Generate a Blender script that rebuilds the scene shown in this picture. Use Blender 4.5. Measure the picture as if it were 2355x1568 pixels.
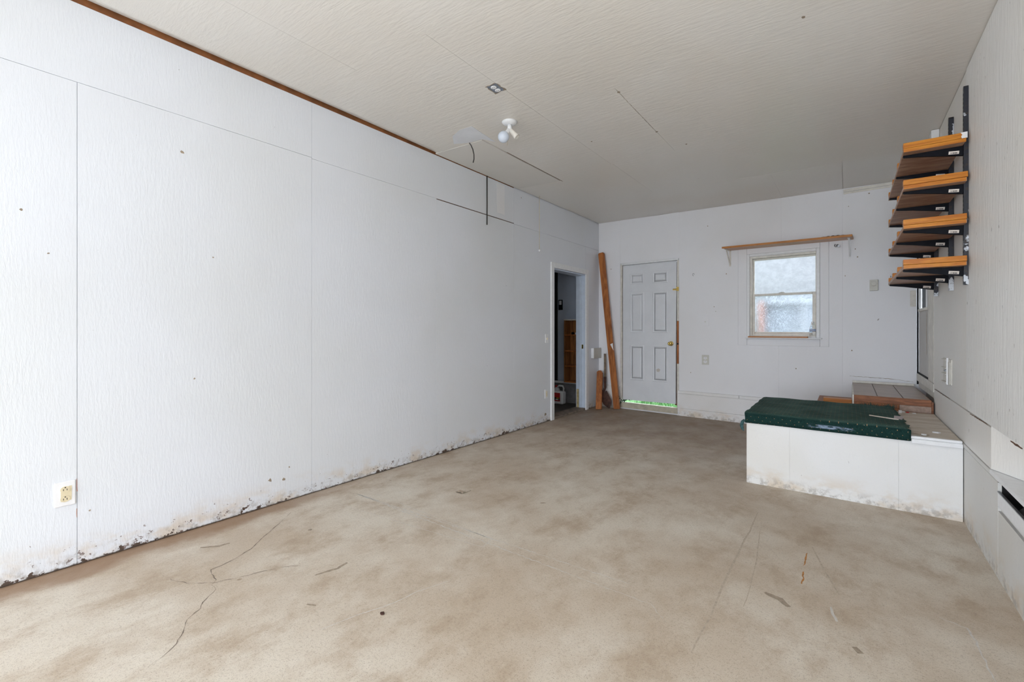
import bpy, bmesh, math, random
from mathutils import Vector
from math import pi, sin, cos, radians

for o in list(bpy.data.objects):
    bpy.data.objects.remove(o)
random.seed(7)
SC = bpy.context.scene
COL = SC.collection

# ---------------------------------------------------------------- camera
cam_data = bpy.data.cameras.new('camera')
cam_data.sensor_width = 36.0
cam_data.lens = 16.005
cam_data.shift_y = -0.01105
cam_data.clip_start = 0.02
cam = bpy.data.objects.new('camera', cam_data)
cam.location = (0, 0, 1.18)
cam.rotation_euler = (pi / 2, 0, 0.63557)
COL.objects.link(cam)
SC.camera = cam

# ---------------------------------------------------------------- world: flat overcast daylight
world = bpy.data.worlds.new('overcast_sky')
SC.world = world
world.use_nodes = True
wn, wl = world.node_tree.nodes, world.node_tree.links
wn.clear()
wo = wn.new('ShaderNodeOutputWorld')
wb = wn.new('ShaderNodeBackground')
wtc = wn.new('ShaderNodeTexCoord')
wno = wn.new('ShaderNodeTexNoise')
wno.inputs['Scale'].default_value = 1.8
wno.inputs['Detail'].default_value = 3
wcr = wn.new('ShaderNodeValToRGB')
wcr.color_ramp.elements[0].position = 0.3
wcr.color_ramp.elements[0].color = (0.76, 0.86, 1.0, 1)
wcr.color_ramp.elements[1].position = 0.7
wcr.color_ramp.elements[1].color = (0.92, 0.96, 1.0, 1)
wl.new(wtc.outputs['Generated'], wno.inputs['Vector'])
wl.new(wno.outputs['Fac'], wcr.inputs['Fac'])
wl.new(wcr.outputs['Color'], wb.inputs['Color'])
wb.inputs['Strength'].default_value = 9.2
wl.new(wb.outputs[0], wo.inputs[0])


def area_light(name, loc, rot, sx, sy, energy, color=(1, 1, 1), portal=False):
    ld = bpy.data.lights.new(name, 'AREA')
    ld.shape = 'RECTANGLE'
    ld.size, ld.size_y = sx, sy
    ld.energy = energy
    ld.color = color
    if portal:
        ld.cycles.is_portal = True
    lo = bpy.data.objects.new(name, ld)
    lo.location = loc
    lo.rotation_euler = rot
    COL.objects.link(lo)
    return lo


# sampling portal in the open garage door behind the camera (guides the sky light, gives none itself)
area_light('garage_door_portal', (-1.27, -2.80, 1.13), (pi / 2, 0, 0), 3.5, 2.24, 1, portal=True)

# added fill light beside the camera, aimed up at the ceiling; no known lamp
area_light('added_fill_light', (0.15, -0.3, 1.4), (pi, 0, 0), 0.3, 0.3, 52, (0.92, 0.965, 1.0))

SC.view_settings.view_transform = 'Standard'
SC.view_settings.look = 'None'
SC.view_settings.gamma = 1.0
SC.view_settings.use_curve_mapping = False
SC.view_settings.exposure = 0.06
SC.cycles.max_bounces = 14
SC.cycles.diffuse_bounces = 8
SC.cycles.glossy_bounces = 4
SC.cycles.transmission_bounces = 8
SC.cycles.use_denoising = True
SC.cycles.sample_clamp_indirect = 8.0

# ---------------------------------------------------------------- frames of the (slightly skewed) old room
XL, XR, YB, YBR = -3.108, 0.573, 6.482, 6.255
HL, HR = 2.827, 2.738
UB = Vector((0.9981, -0.06162, 0)); NB = Vector((-0.06162, -0.9981, 0))
P0 = Vector((XL, YB, 0))
LB = 3.688


def W(x, y, z): return Vector((x, y, z))
def BW(s, d, z): return P0 + UB * s + NB * d + Vector((0, 0, z))      # back wall: along, into room, up
def LW(y, d, z): return Vector((XL + d, y, z))                         # left wall
def RW(y, d, z): return Vector((XR - d, y, z))                         # right wall
def ceil_z(x): return HL + (x - XL) * (HR - HL) / (XR - XL)
def CE(x, d, y): return Vector((x, y, ceil_z(x) - d))                  # ceiling: d = down


# ---------------------------------------------------------------- node helpers
class NT:
    def __init__(self, name):
        self.m = bpy.data.materials.new(name)
        self.m.use_nodes = True
        self.n = self.m.node_tree.nodes
        self.l = self.m.node_tree.links
        self.b = self.n['Principled BSDF']
        self.geo = None

    def pos(self):
        if not self.geo:
            self.geo = self.n.new('ShaderNodeNewGeometry')
        return self.geo.outputs['Position']

    def mapped(self, scale=(1, 1, 1), loc=(0, 0, 0), rot=(0, 0, 0)):
        mp = self.n.new('ShaderNodeMapping')
        mp.inputs['Scale'].default_value = scale
        mp.inputs['Location'].default_value = loc
        mp.inputs['Rotation'].default_value = rot
        self.l.new(self.pos(), mp.inputs['Vector'])
        return mp.outputs[0]

    def noise(self, vec, scale=5, detail=3, rough=0.55, dist=0.0):
        t = self.n.new('ShaderNodeTexNoise')
        t.inputs['Scale'].default_value = scale
        t.inputs['Detail'].default_value = detail
        t.inputs['Roughness'].default_value = rough
        t.inputs['Distortion'].default_value = dist
        self.l.new(vec, t.inputs['Vector'])
        return t.outputs['Fac']

    def voronoi(self, vec, scale=5, out='Distance'):
        t = self.n.new('ShaderNodeTexVoronoi')
        t.inputs['Scale'].default_value = scale
        self.l.new(vec, t.inputs['Vector'])
        return t.outputs[out]

    def ramp(self, fac, stops):
        r = self.n.new('ShaderNodeValToRGB')
        e = r.color_ramp.elements
        while len(e) < len(stops):
            e.new(0.5)
        for el, (p, c) in zip(e, stops):
            el.position = p
            el.color = c if len(c) == 4 else (*c, 1)
        self.l.new(fac, r.inputs['Fac'])
        return r.outputs['Color']

    def mask(self, fac, lo, hi, a=0.0, b=1.0):
        r = self.n.new('ShaderNodeMapRange')
        r.interpolation_type = 'SMOOTHSTEP'
        r.inputs['From Min'].default_value = lo
        r.inputs['From Max'].default_value = hi
        r.inputs['To Min'].default_value = a
        r.inputs['To Max'].default_value = b
        self.l.new(fac, r.inputs['Value'])
        return r.outputs[0]

    def math(self, op, a, b=None):
        m = self.n.new('ShaderNodeMath')
        m.operation = op
        for i, v in enumerate((a, b)):
            if v is None:
                continue
            if isinstance(v, (int, float)):
                m.inputs[i].default_value = v
            else:
                self.l.new(v, m.inputs[i])
        return m.outputs[0]

    def mix(self, fac, a, b):
        m = self.n.new('ShaderNodeMix')
        m.data_type = 'RGBA'
        for sock, v in ((m.inputs[0], fac), (m.inputs[6], a), (m.inputs[7], b)):
            if isinstance(v, (int, float)):
                sock.default_value = v
            elif isinstance(v, tuple):
                sock.default_value = (*v, 1) if len(v) == 3 else v
            else:
                self.l.new(v, sock)
        return m.outputs[2]

    def sep(self, vec=None):
        s = self.n.new('ShaderNodeSeparateXYZ')
        self.l.new(vec or self.pos(), s.inputs[0])
        return s.outputs

    def bump(self, h, strength=0.2, dist=0.01, chain=None):
        b = self.n.new('ShaderNodeBump')
        b.inputs['Strength'].default_value = strength
        b.inputs['Distance'].default_value = dist
        self.l.new(h, b.inputs['Height'])
        if chain is not None:
            self.l.new(chain, b.inputs['Normal'])
        return b.outputs[0]

    def out(self, color=None, rough=0.6, normal=None, metal=0.0, spec=None):
        if color is not None:
            if isinstance(color, tuple):
                self.b.inputs['Base Color'].default_value = (*color, 1)
            else:
                self.l.new(color, self.b.inputs['Base Color'])
        if isinstance(rough, (int, float)):
            self.b.inputs['Roughness'].default_value = rough
        else:
            self.l.new(rough, self.b.inputs['Roughness'])
        self.b.inputs['Metallic'].default_value = metal
        if spec is not None:
            self.b.inputs['Specular IOR Level'].default_value = spec
        if normal is not None:
            self.l.new(normal, self.b.inputs['Normal'])
        return self.m


def paint(name, base, streak, rough=0.5, bump=0.35, base_dirt=False, mould=False, specks=1.0, spec=0.4, tint=(0.93, 0.90, 0.84), chips=False):
    """white paint rolled over oriented strand board; streak = stretch of the strands"""
    t = NT(name)
    strands = t.noise(t.mapped(streak), 9, 4, 0.62, 0.35)
    strands2 = t.noise(t.mapped(streak, loc=(4, 2, 7)), 26, 3, 0.6, 0.5)
    big = t.noise(t.pos(), 0.9, 3, 0.5)
    c = t.mix(t.mask(big, 0.35, 0.7), base, tuple(b * k for b, k in zip(base, tint)))
    c = t.mix(t.mask(strands2, 0.60, 0.80, 0, 0.10), c, tuple(b * 0.55 for b in base))
    # small dark nicks and nail heads
    nick = t.noise(t.mapped(tuple(2.2 if s > 1 else 1.0 for s in streak), loc=(9, 3, 1)), 13, 2, 0.5)
    c = t.mix(t.mask(nick, 0.80 - 0.02 * specks, 0.83 - 0.02 * specks, 0, 0.75), c, (0.16, 0.12, 0.09))
    if chips:
        cn = t.noise(t.mapped((1.0, 9, 1.6), loc=(1, 5, 2)), 11, 2, 0.5)
        c = t.mix(t.mask(cn, 0.735, 0.755, 0, 0.85), c, (0.10, 0.075, 0.06))
    if base_dirt:
        z = t.sep()[2]
        n1 = t.noise(t.mapped((1, 1, 1.6)), 5, 4, 0.6)
        och = t.math('MULTIPLY', t.mask(z, 0.02, 0.20, 1, 0), t.mask(n1, 0.42, 0.66))
        c = t.mix(t.math('MULTIPLY', och, 0.55), c, (0.60, 0.46, 0.30))
        gr = t.math('MULTIPLY', t.mask(z, 0.01, 0.09, 1, 0), t.mask(t.noise(t.pos(), 22, 4, 0.7), 0.45, 0.62))
        c = t.mix(t.math('MULTIPLY', gr, 0.55), c, (0.28, 0.25, 0.22))
    if mould:
        z = t.sep()[2]
        n2 = t.noise(t.pos(), 15, 4, 0.65)
        lump = t.noise(t.mapped((1, 1, 0.1)), 2.4, 2, 0.5)
        thr = t.math('ADD', n2, t.math('ADD', t.mask(z, 0.0, 0.085, 0.22, -0.12), t.math('MULTIPLY', t.math('SUBTRACT', lump, 0.5), 0.55)))
        c = t.mix(t.mask(thr, 0.715, 0.74), c, (0.085, 0.058, 0.045))
        n3 = t.noise(t.pos(), 34, 3, 0.7)
        far = t.math('ADD', n3, t.mask(z, 0.02, 0.30, 0.10, -0.22))
        c = t.mix(t.mask(far, 0.70, 0.73, 0, 0.8), c, (0.14, 0.09, 0.075))
        edge = t.mask(t.math('ADD', z, t.math('MULTIPLY', t.math('SUBTRACT', n3, 0.5), 0.03)), 0.002, 0.014, 1, 0)
        c = t.mix(edge, c, (0.09, 0.065, 0.05))
    nrm = t.bump(strands, bump, 0.006)
    nrm = t.bump(strands2, bump * 0.7, 0.003, nrm)
    return t.out(c, rough, nrm, spec=spec)


def plain(name, color, rough=0.5, metal=0.0, spec=0.5, vary=0.08, scale=30, bump=0.05):
    t = NT(name)
    n = t.noise(t.pos(), scale, 3, 0.6)
    c = t.mix(t.mask(n, 0.3, 0.7), color, tuple(max(0, v * (1 - vary)) for v in color))
    return t.out(c, rough, t.bump(n, bump, 0.002), metal, spec)


def wood(name, light, dark, streak, scale=6, rough=0.45, knots=True, spec=0.4):
    t = NT(name)
    v = t.mapped(streak)
    g = t.noise(v, scale, 4, 0.6, 1.2)
    fine = t.noise(v, scale * 7, 3, 0.6)
    c = t.mix(t.mask(g, 0.36, 0.64), light, dark)
    c = t.mix(t.mask(fine, 0.5, 0.75, 0, 0.35), c, tuple(k * 0.6 for k in dark))
    if knots:
        k = t.voronoi(t.mapped(tuple(max(0.5, s * 0.35) for s in streak)), 3.0)
        c = t.mix(t.mask(k, 0.03, 0.11, 0.7, 0), c, tuple(q * 0.35 for q in dark))
    return t.out(c, rough, t.bump(fine, 0.12, 0.002), spec=spec)


WHITE = (0.80, 0.81, 0.83)
M = {}
M['wall_left'] = paint('paint_left_wall', (0.73, 0.755, 0.81), (1, 9, 1.6), mould=True, base_dirt=True, specks=0.3, tint=(0.96, 0.955, 0.93), bump=0.22)
M['wall_back'] = paint('paint_back_wall', (0.81, 0.815, 0.85), (4, 4, 0.8), specks=1.0, tint=(0.95, 0.94, 0.92), bump=0.25)
M['wall_right'] = paint('paint_right_wall', (0.84, 0.825, 0.80), (4, 4, 0.8), base_dirt=True, specks=0.8, tint=(0.96, 0.95, 0.92), bump=0.3)
M['wall_right_strand'] = paint('paint_strand_board', (0.86, 0.86, 0.85), (4, 5, 0.6), specks=1.4, bump=0.75, chips=True, tint=(0.96, 0.95, 0.93))
M['ceiling'] = paint('paint_ceiling', (0.735, 0.71, 0.67), (0.8, 4.5, 1), rough=0.33, bump=0.42, specks=0.4, spec=0.75, tint=(0.97, 0.95, 0.92))
M['curb'] = paint('paint_curb', (0.81, 0.815, 0.845), (1.5, 1.5, 1.2), base_dirt=True, mould=False, bump=0.3)
M['curb_right'] = paint('paint_curb_right', (0.70, 0.70, 0.69), (1.5, 1.5, 1.0), base_dirt=True, bump=0.25)
M['platform_paint'] = paint('paint_platform', (0.78, 0.785, 0.795), (2.5, 1, 0.9), base_dirt=True, bump=0.35, specks=1.2)
M['trim'] = plain('paint_trim', (0.80, 0.81, 0.83), 0.4, spec=0.5, vary=0.06)
M['trim_old'] = plain('paint_trim_aged', (0.77, 0.74, 0.68), 0.5, vary=0.16, scale=18)
M['door'] = plain('paint_door', (0.72, 0.74, 0.78), 0.42, vary=0.05, scale=5)
M['jamb'] = plain('paint_jamb', (0.62, 0.70, 0.82), 0.4, vary=0.08, scale=12)
M['ivory'] = plain('ivory_plastic', (0.72, 0.63, 0.44), 0.4, vary=0.05)
M['plate_white'] = plain('white_plastic', (0.82, 0.82, 0.84), 0.35, vary=0.03)
M['plate_grey'] = plain('grey_white_plastic', (0.60, 0.59, 0.54), 0.45, vary=0.06)
M['black_metal'] = plain('black_metal', (0.004, 0.005, 0.010), 0.5, 0.0, vary=0.3, spec=0.15)
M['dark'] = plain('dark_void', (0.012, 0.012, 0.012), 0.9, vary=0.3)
M['brown_gap'] = plain('raw_brown_edge', (0.16, 0.075, 0.04), 0.9, vary=0.4, scale=14)
M['orange_edge'] = plain('raw_orange_edge', (0.28, 0.10, 0.03), 0.8, vary=0.45, scale=9)
M['pine_end'] = wood('pine_lacquered', (0.62, 0.24, 0.020), (0.46, 0.14, 0.008), (2.0, 3, 26), 2.2, 0.35, knots=False)
M['pine_under'] = wood('pine_underside', (0.50, 0.31, 0.21), (0.33, 0.18, 0.115), (2.2, 9, 5), 1.6, 0.45)
M['board_pine'] = wood('reddish_board', (0.44, 0.15, 0.034), (0.25, 0.075, 0.016), (9, 9, 1.1), 2.4, 0.5)
M['pale_under'] = wood('pale_pine', (0.62, 0.43, 0.33), (0.50, 0.31, 0.22), (1.2, 9, 9), 3, 0.55)
M['shelf_front'] = wood('stained_pine', (0.56, 0.23, 0.05), (0.42, 0.15, 0.03), (1.4, 9, 20), 3, 0.4, knots=False)
M['cab_wood'] = wood('cabinet_pine', (0.36, 0.15, 0.045), (0.20, 0.075, 0.022), (9, 9, 1.2), 2.5, 0.5)
M['tile_wood'] = wood('worn_step_board', (0.42, 0.33, 0.26), (0.27, 0.21, 0.17), (1.3, 9, 9), 3.0, 0.35, knots=False)
M['riser_wood'] = wood('step_riser_board', (0.34, 0.13, 0.055), (0.19, 0.07, 0.03), (1.4, 9, 14), 3.0, 0.55)
M['plywood'] = wood('dirty_plywood', (0.66, 0.60, 0.52), (0.52, 0.44, 0.35), (1.2, 4, 5), 2.4, 0.55, knots=False)
M['brass'] = plain('brass', (0.75, 0.55, 0.18), 0.25, 1.0, vary=0.15)
M['rust'] = plain('rusty_steel', (0.10, 0.045, 0.032), 0.7, 0.3, vary=0.5, scale=22)
M['handle_wood'] = plain('weathered_handle', (0.27, 0.20, 0.14), 0.7, vary=0.45, scale=26)
M['cord'] = plain('yellow_cord', (0.62, 0.52, 0.34), 0.7)
M['cable'] = plain('black_cable', (0.03, 0.026, 0.024), 0.6)
M['concrete_block'] = plain('bare_concrete', (0.23, 0.22, 0.22), 0.85, vary=0.35, scale=9)
M['blue_wall'] = plain('pale_blue_wall', (0.52, 0.58, 0.70), 0.6, vary=0.08, scale=4)
M['jug'] = plain('white_jug_plastic', (0.78, 0.80, 0.82), 0.35, vary=0.03)
M['red'] = plain('red_print', (0.55, 0.03, 0.03), 0.5)
M['yellow'] = plain('yellow_print', (0.75, 0.55, 0.06), 0.5)
M['black_print'] = plain('black_print', (0.03, 0.03, 0.03), 0.5)
M['blue_print'] = plain('blue_print', (0.10, 0.24, 0.60), 0.5)
M['sticker'] = plain('sticker_paper', (0.80, 0.74, 0.68), 0.6, vary=0.05)
M['paint_patch'] = plain('fresh_paint_patch', (0.74, 0.76, 0.80), 0.5, vary=0.06, scale=9)
M['bulb'] = plain('opal_glass', (0.60, 0.66, 0.76), 0.18, spec=0.6, vary=0.02)
M['leaf'] = plain('ivy_leaf', (0.05, 0.13, 0.06), 0.5, vary=0.5)
M['vine'] = plain('dry_vine', (0.13, 0.11, 0.06), 0.8, vary=0.4)
M['grass'] = plain('lawn', (0.07, 0.20, 0.045), 0.8, vary=0.5, scale=40)
M['drive'] = plain('driveway_concrete', (0.60, 0.59, 0.56), 0.85, vary=0.2, scale=3)
M['outside_wall'] = plain('shed_siding', (0.13, 0.155, 0.185), 0.7, vary=0.25, scale=6)
M['outside_pale'] = plain('shed_trim', (0.20, 0.22, 0.24), 0.6, vary=0.1)
M['outside_red'] = plain('red_cedar_post', (0.30, 0.13, 0.09), 0.7, vary=0.2)
M['sky_block'] = plain('sky_block_grey', (0.19, 0.205, 0.215), 0.8, vary=0.45, scale=7)
M['grey_metal'] = plain('dull_steel', (0.30, 0.31, 0.33), 0.4, 0.8, vary=0.2)
M['teal_tape'] = plain('blue_tape', (0.015, 0.10, 0.22), 0.5, vary=0.4, scale=60)
M['paper_pink'] = plain('faded_leaflet', (0.52, 0.45, 0.47), 0.7, vary=0.35, scale=70)
M['dark_cloth'] = plain('dark_cloth', (0.03, 0.035, 0.04), 0.9, vary=0.4)


def make_painted_metal():
    t = NT('black_metal_white_splashed')
    z = t.sep()[2]
    n = t.noise(t.mapped((1, 1, 0.7), loc=(3, 1, 2)), 20, 3, 0.6)
    low = t.math('ADD', n, t.mask(z, 1.44, 1.60, 0.20, -0.05))
    c = t.mix(t.mask(low, 0.60, 0.63), (0.012, 0.014, 0.024), (0.62, 0.66, 0.72))
    r = t.mask(t.noise(t.pos(), 40, 3, 0.6), 0.55, 0.62, 0, 0.6)
    c = t.mix(r, c, (0.045, 0.028, 0.02))
    return t.out(c, 0.4, spec=0.5)


M['standard'] = make_painted_metal()


def make_floor():
    t = NT('worn_concrete_floor')
    big = t.noise(t.mapped((1, 1, 1)), 0.9, 6, 0.62, 0.0)
    mid = t.noise(t.mapped((1.5, 1.0, 1), rot=(0, 0, 0.4)), 3.0, 7, 0.72, 0.0)
    fine = t.noise(t.pos(), 95, 3, 0.7)
    grit = t.noise(t.pos(), 260, 2, 0.6)
    c = t.mix(t.mask(big, 0.36, 0.64), (0.49, 0.405, 0.315), (0.62, 0.56, 0.475))
    c = t.mix(t.mask(mid, 0.42, 0.70, 0, 0.85), c, (0.40, 0.31, 0.225))
    c = t.mix(t.mask(t.noise(t.mapped((1, 1, 1), loc=(5, 1, 0)), 1.7, 4, 0.6), 0.5, 0.72, 0, 0.6), c, (0.68, 0.63, 0.55))
    c = t.mix(t.mask(fine, 0.50, 0.72, 0, 0.45), c, (0.27, 0.21, 0.16))
    c = t.mix(t.mask(grit, 0.55, 0.70, 0, 0.55), c, (0.17, 0.13, 0.10))
    x, y, z = t.sep()
    # damp brown border along the left wall, darker brown toward the back wall
    wob = t.math('MULTIPLY', t.math('SUBTRACT', t.noise(t.pos(), 3.0, 4, 0.6), 0.5), 0.42)
    band = t.mask(t.math('ADD', x, wob), -3.04, -2.86, 1, 0)
    band = t.math('MULTIPLY', band, t.mask(y, 1.4, 2.3, 1, 0.2))
    c = t.mix(t.math('MULTIPLY', band, 0.8), c, (0.26, 0.155, 0.09))
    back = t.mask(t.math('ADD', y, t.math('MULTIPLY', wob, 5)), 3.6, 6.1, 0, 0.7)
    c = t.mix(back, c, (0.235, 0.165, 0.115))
    # small dark drips
    drip = t.noise(t.pos(), 7.5, 2, 0.5)
    c = t.mix(t.mask(drip, 0.755, 0.78, 0, 0.6), c, (0.20, 0.13, 0.075))
    chalk = t.noise(t.mapped((1, 1, 1), loc=(2, 8, 0)), 5.5, 4, 0.7)
    c = t.mix(t.mask(chalk, 0.68, 0.78, 0, 0.35), c, (0.72, 0.68, 0.62))
    nrm = t.bump(grit, 0.12, 0.002)
    return t.out(c, t.mask(mid, 0.3, 0.7, 0.5, 0.72), nrm, spec=0.35)


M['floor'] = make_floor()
M['crack'] = plain('crack_dark', (0.24, 0.19, 0.15), 0.95, vary=0.5, scale=50, bump=0)
M['scratch'] = plain('chalk_scratch', (0.60, 0.57, 0.53), 0.9, vary=0.2, scale=80, bump=0)
M['track'] = plain('worn_track', (0.49, 0.41, 0.325), 0.85, vary=0.25, scale=60, bump=0)
M['rust_stain'] = plain('rust_stain', (0.50, 0.22, 0.06), 0.85, vary=0.4, scale=60, bump=0)
M['smear'] = plain('brown_smear', (0.36, 0.29, 0.22), 0.85, vary=0.3, scale=60, bump=0)


def make_carpet():
    t = NT('green_dotted_carpet')
    x, y, z = t.sep()
    # cloth coordinate runs over the rounded front edge: y minus z keeps dots evenly spaced
    v = t.math('SUBTRACT', y, z)
    step = 0.052
    a = t.math('DIVIDE', t.math('ADD', x, v), step)
    b = t.math('DIVIDE', t.math('SUBTRACT', x, v), step)
    fa = t.math('ABSOLUTE', t.math('SUBTRACT', t.math('FRACT', a), 0.5))
    fb = t.math('ABSOLUTE', t.math('SUBTRACT', t.math('FRACT', b), 0.5))
    d = t.math('ADD', fa, fb)
    dot = t.mask(d, 0.055, 0.085, 1, 0)
    n = t.noise(t.pos(), 160, 3, 0.7)
    sheen_noise = t.noise(t.pos(), 4.0, 4, 0.65)
    c = t.mix(t.mask(n, 0.3, 0.7), (0.005, 0.020, 0.019), (0.013, 0.045, 0.040))
    top = t.mask(z, 0.532, 0.545)
    c = t.mix(t.math('MULTIPLY', top, t.mask(sheen_noise, 0.3, 0.7, 0.25, 0.75)), c, (0.075, 0.135, 0.115))  # lighter grey-green carpet top: its sheen is put into the colour
    c = t.mix(t.math('MULTIPLY', dot, 0.9), c, (0.50, 0.30, 0.15))
    lint = t.noise(t.mapped((1, 1, 1), loc=(3, 3, 3)), 38, 3, 0.7)
    c = t.mix(t.mask(lint, 0.70, 0.75, 0, 0.5), c, (0.42, 0.44, 0.36))
    # white paint rubbed on the front edge
    w = t.noise(t.mapped((2.0, 9, 9)), 10, 4, 0.7)
    band = t.math('MULTIPLY', t.mask(z, 0.480, 0.488), t.mask(z, 0.500, 0.512, 1, 0))
    along = t.math('MULTIPLY', t.mask(x, -0.24, -0.18), t.mask(x, 0.0, 0.05, 1, 0))
    c = t.mix(t.math('MULTIPLY', t.math('MULTIPLY', band, along), t.mask(w, 0.42, 0.58)), c, (0.26, 0.33, 0.45))
    nrm = t.bump(n, 0.6, 0.004)
    return t.out(c, 0.9, nrm, spec=0.15)


M['carpet'] = make_carpet()


def make_glass(name, rough, tint, bump, scale):
    t = NT(name)
    n = t.noise(t.pos(), scale, 3, 0.6)
    t.b.inputs['Transmission Weight'].default_value = 1.0
    t.b.inputs['IOR'].default_value = 1.45
    big = t.noise(t.pos(), scale * 0.35, 5, 0.75)
    c = t.mix(t.mask(big, 0.35, 0.65), tuple(k * 0.80 for k in tint), tint)
    return t.out(c, rough, t.bump(n, bump, 0.004))


M['glass_top'] = make_glass('frosted_glass', 0.36, (0.93, 0.92, 0.93), 0.6, 45)
M['glass_low'] = make_glass('hazy_glass', 0.09, (0.84, 0.86, 0.89), 0.35, 45)
M['glass_dark'] = plain('dark_door_glass', (0.07, 0.085, 0.11), 0.5, spec=0.3, vary=0.1)
M['bottle'] = make_glass('clear_bottle_plastic', 0.06, (1, 1, 1), 0.05, 30)
M['bottle'].node_tree.nodes['Principled BSDF'].inputs['IOR'].default_value = 1.12


# ---------------------------------------------------------------- mesh helpers
class MB:
    def __init__(self, f=W):
        self.v, self.fc, self.f = [], [], f
        self.smooth = False

    def add(self, vs, fs, f=None):
        f = f or self.f
        o = len(self.v)
        self.v += [f(*p) for p in vs]
        self.fc += [tuple(i + o for i in q) for q in fs]
        return self

    def box(self, a, b, f=None):
        (x0, y0, z0), (x1, y1, z1) = a, b
        vs = [(x, y, z) for x in (x0, x1) for y in (y0, y1) for z in (z0, z1)]
        return self.add(vs, [(0, 1, 3, 2), (4, 6, 7, 5), (0, 4, 5, 1), (2, 3, 7, 6), (0, 2, 6, 4), (1, 5, 7, 3)], f)

    def prism(self, poly, d0, d1, axis=1, f=None):
        """poly in the plane of the two other axes, extruded along axis"""
        def mk(p, d):
            q = list(p)
            q.insert(axis, d)
            return tuple(q)
        n = len(poly)
        vs = [mk(p, d0) for p in poly] + [mk(p, d1) for p in poly]
        fs = [tuple(range(n)), tuple(range(2 * n - 1, n - 1, -1))]
        fs += [(i, (i + 1) % n, (i + 1) % n + n, i + n) for i in range(n)]
        return self.add(vs, fs, f)

    def tube(self, pts, r, seg=8, f=None):
        f = f or self.f
        P = [f(*p) for p in pts]
        rs = r if isinstance(r, (list, tuple)) else [r] * len(P)
        o = len(self.v)
        prev = None
        for i, p in enumerate(P):
            d = (P[min(i + 1, len(P) - 1)] - P[max(i - 1, 0)]).normalized()
            if prev is None:
                a = d.orthogonal().normalized()
            else:
                a = (prev - d * prev.dot(d)).normalized()
            prev = a
            b = d.cross(a)
            for k in range(seg):
                t = 2 * pi * k / seg
                self.v.append(p + (a * cos(t) + b * sin(t)) * rs[i])
        for i in range(len(P) - 1):
            for k in range(seg):
                k2 = (k + 1) % seg
                self.fc.append((o + i * seg + k, o + i * seg + k2, o + (i + 1) * seg + k2, o + (i + 1) * seg + k))
        self.fc.append(tuple(o + k for k in range(seg))[::-1])
        e = o + (len(P) - 1) * seg
        self.fc.append(tuple(e + k for k in range(seg)))
        return self

    def lathe(self, prof, org, ax, seg=24):
        """prof = [(distance along axis, radius)], world space"""
        org, ax = Vector(org), Vector(ax).normalized()
        a = ax.orthogonal().normalized()
        b = ax.cross(a)
        o = len(self.v)
        for h, r in prof:
            for k in range(seg):
                t = 2 * pi * k / seg
                self.v.append(org + ax * h + (a * cos(t) + b * sin(t)) * max(r, 1e-5))
        for i in range(len(prof) - 1):
            for k in range(seg):
                k2 = (k + 1) % seg
                self.fc.append((o + i * seg + k, o + i * seg + k2, o + (i + 1) * seg + k2, o + (i + 1) * seg + k))
        self.fc.append(tuple(o + k for k in range(seg))[::-1])
        e = o + (len(prof) - 1) * seg
        self.fc.append(tuple(e + k for k in range(seg)))
        return self

    def sphere(self, c, r, seg=24, rings=14, sq=(1, 1, 1)):
        c = Vector(c)
        o = len(self.v)
        for i in range(1, rings):
            th = pi * i / rings
            for k in range(seg):
                ph = 2 * pi * k / seg
                self.v.append(c + Vector((r * sq[0] * sin(th) * cos(ph), r * sq[1] * sin(th) * sin(ph), r * sq[2] * cos(th))))
        top, bot = len(self.v), len(self.v) + 1
        self.v += [c + Vector((0, 0, r * sq[2])), c - Vector((0, 0, r * sq[2]))]
        for i in range(rings - 2):
            for k in range(seg):
                k2 = (k + 1) % seg
                self.fc.append((o + i * seg + k, o + (i + 1) * seg + k, o + (i + 1) * seg + k2, o + i * seg + k2))
        for k in range(seg):
            k2 = (k + 1) % seg
            self.fc.append((top, o + k, o + k2))
            self.fc.append((bot, o + (rings - 2) * seg + k2, o + (rings - 2) * seg + k))
        return self

    def build(self, name, mat, parent=None, bevel=0, smooth=False, seg=2):
        mn = Vector((min(v.x for v in self.v), min(v.y for v in self.v), min(v.z for v in self.v)))
        mx = Vector((max(v.x for v in self.v), max(v.y for v in self.v), max(v.z for v in self.v)))
        org = Vector(((mn.x + mx.x) / 2, (mn.y + mx.y) / 2, mn.z))
        me = bpy.data.meshes.new(name)
        me.from_pydata([tuple(v - org) for v in self.v], [], self.fc)
        bm = bmesh.new()
        bm.from_mesh(me)
        bmesh.ops.recalc_face_normals(bm, faces=bm.faces)
        bm.to_mesh(me)
        bm.free()
        me.materials.append(mat if not isinstance(mat, str) else M[mat])
        if smooth:
            for p in me.polygons:
                p.use_smooth = True
        o = bpy.data.objects.new(name, me)
        COL.objects.link(o)
        if parent is None:
            o.location = org
        else:
            o.parent = parent
            w = Vector(parent['org'])
            o.location = org - w
        o['org'] = tuple(org)
        if bevel:
            b = o.modifiers.new('bevel', 'BEVEL')
            b.width = bevel
            b.segments = seg
            b.limit_method = 'ANGLE'
        return o


def thing(name, label, cat, loc, group=None):
    o = bpy.data.objects.new(name, None)
    o.empty_display_size = 0.05
    COL.objects.link(o)
    o.location = loc
    o['org'] = tuple(loc)
    return tag(o, label, cat, group)


def tag(o, label, cat, group=None):
    o['label'] = label
    o['category'] = cat
    if group:
        o['group'] = group
    return o


def struct(o):
    o['kind'] = 'structure'
    return o


def struct_empty(name, loc):
    o = bpy.data.objects.new(name, None)
    o.empty_display_size = 0.05
    COL.objects.link(o)
    o.location = loc
    o['org'] = tuple(loc)
    return struct(o)


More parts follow.
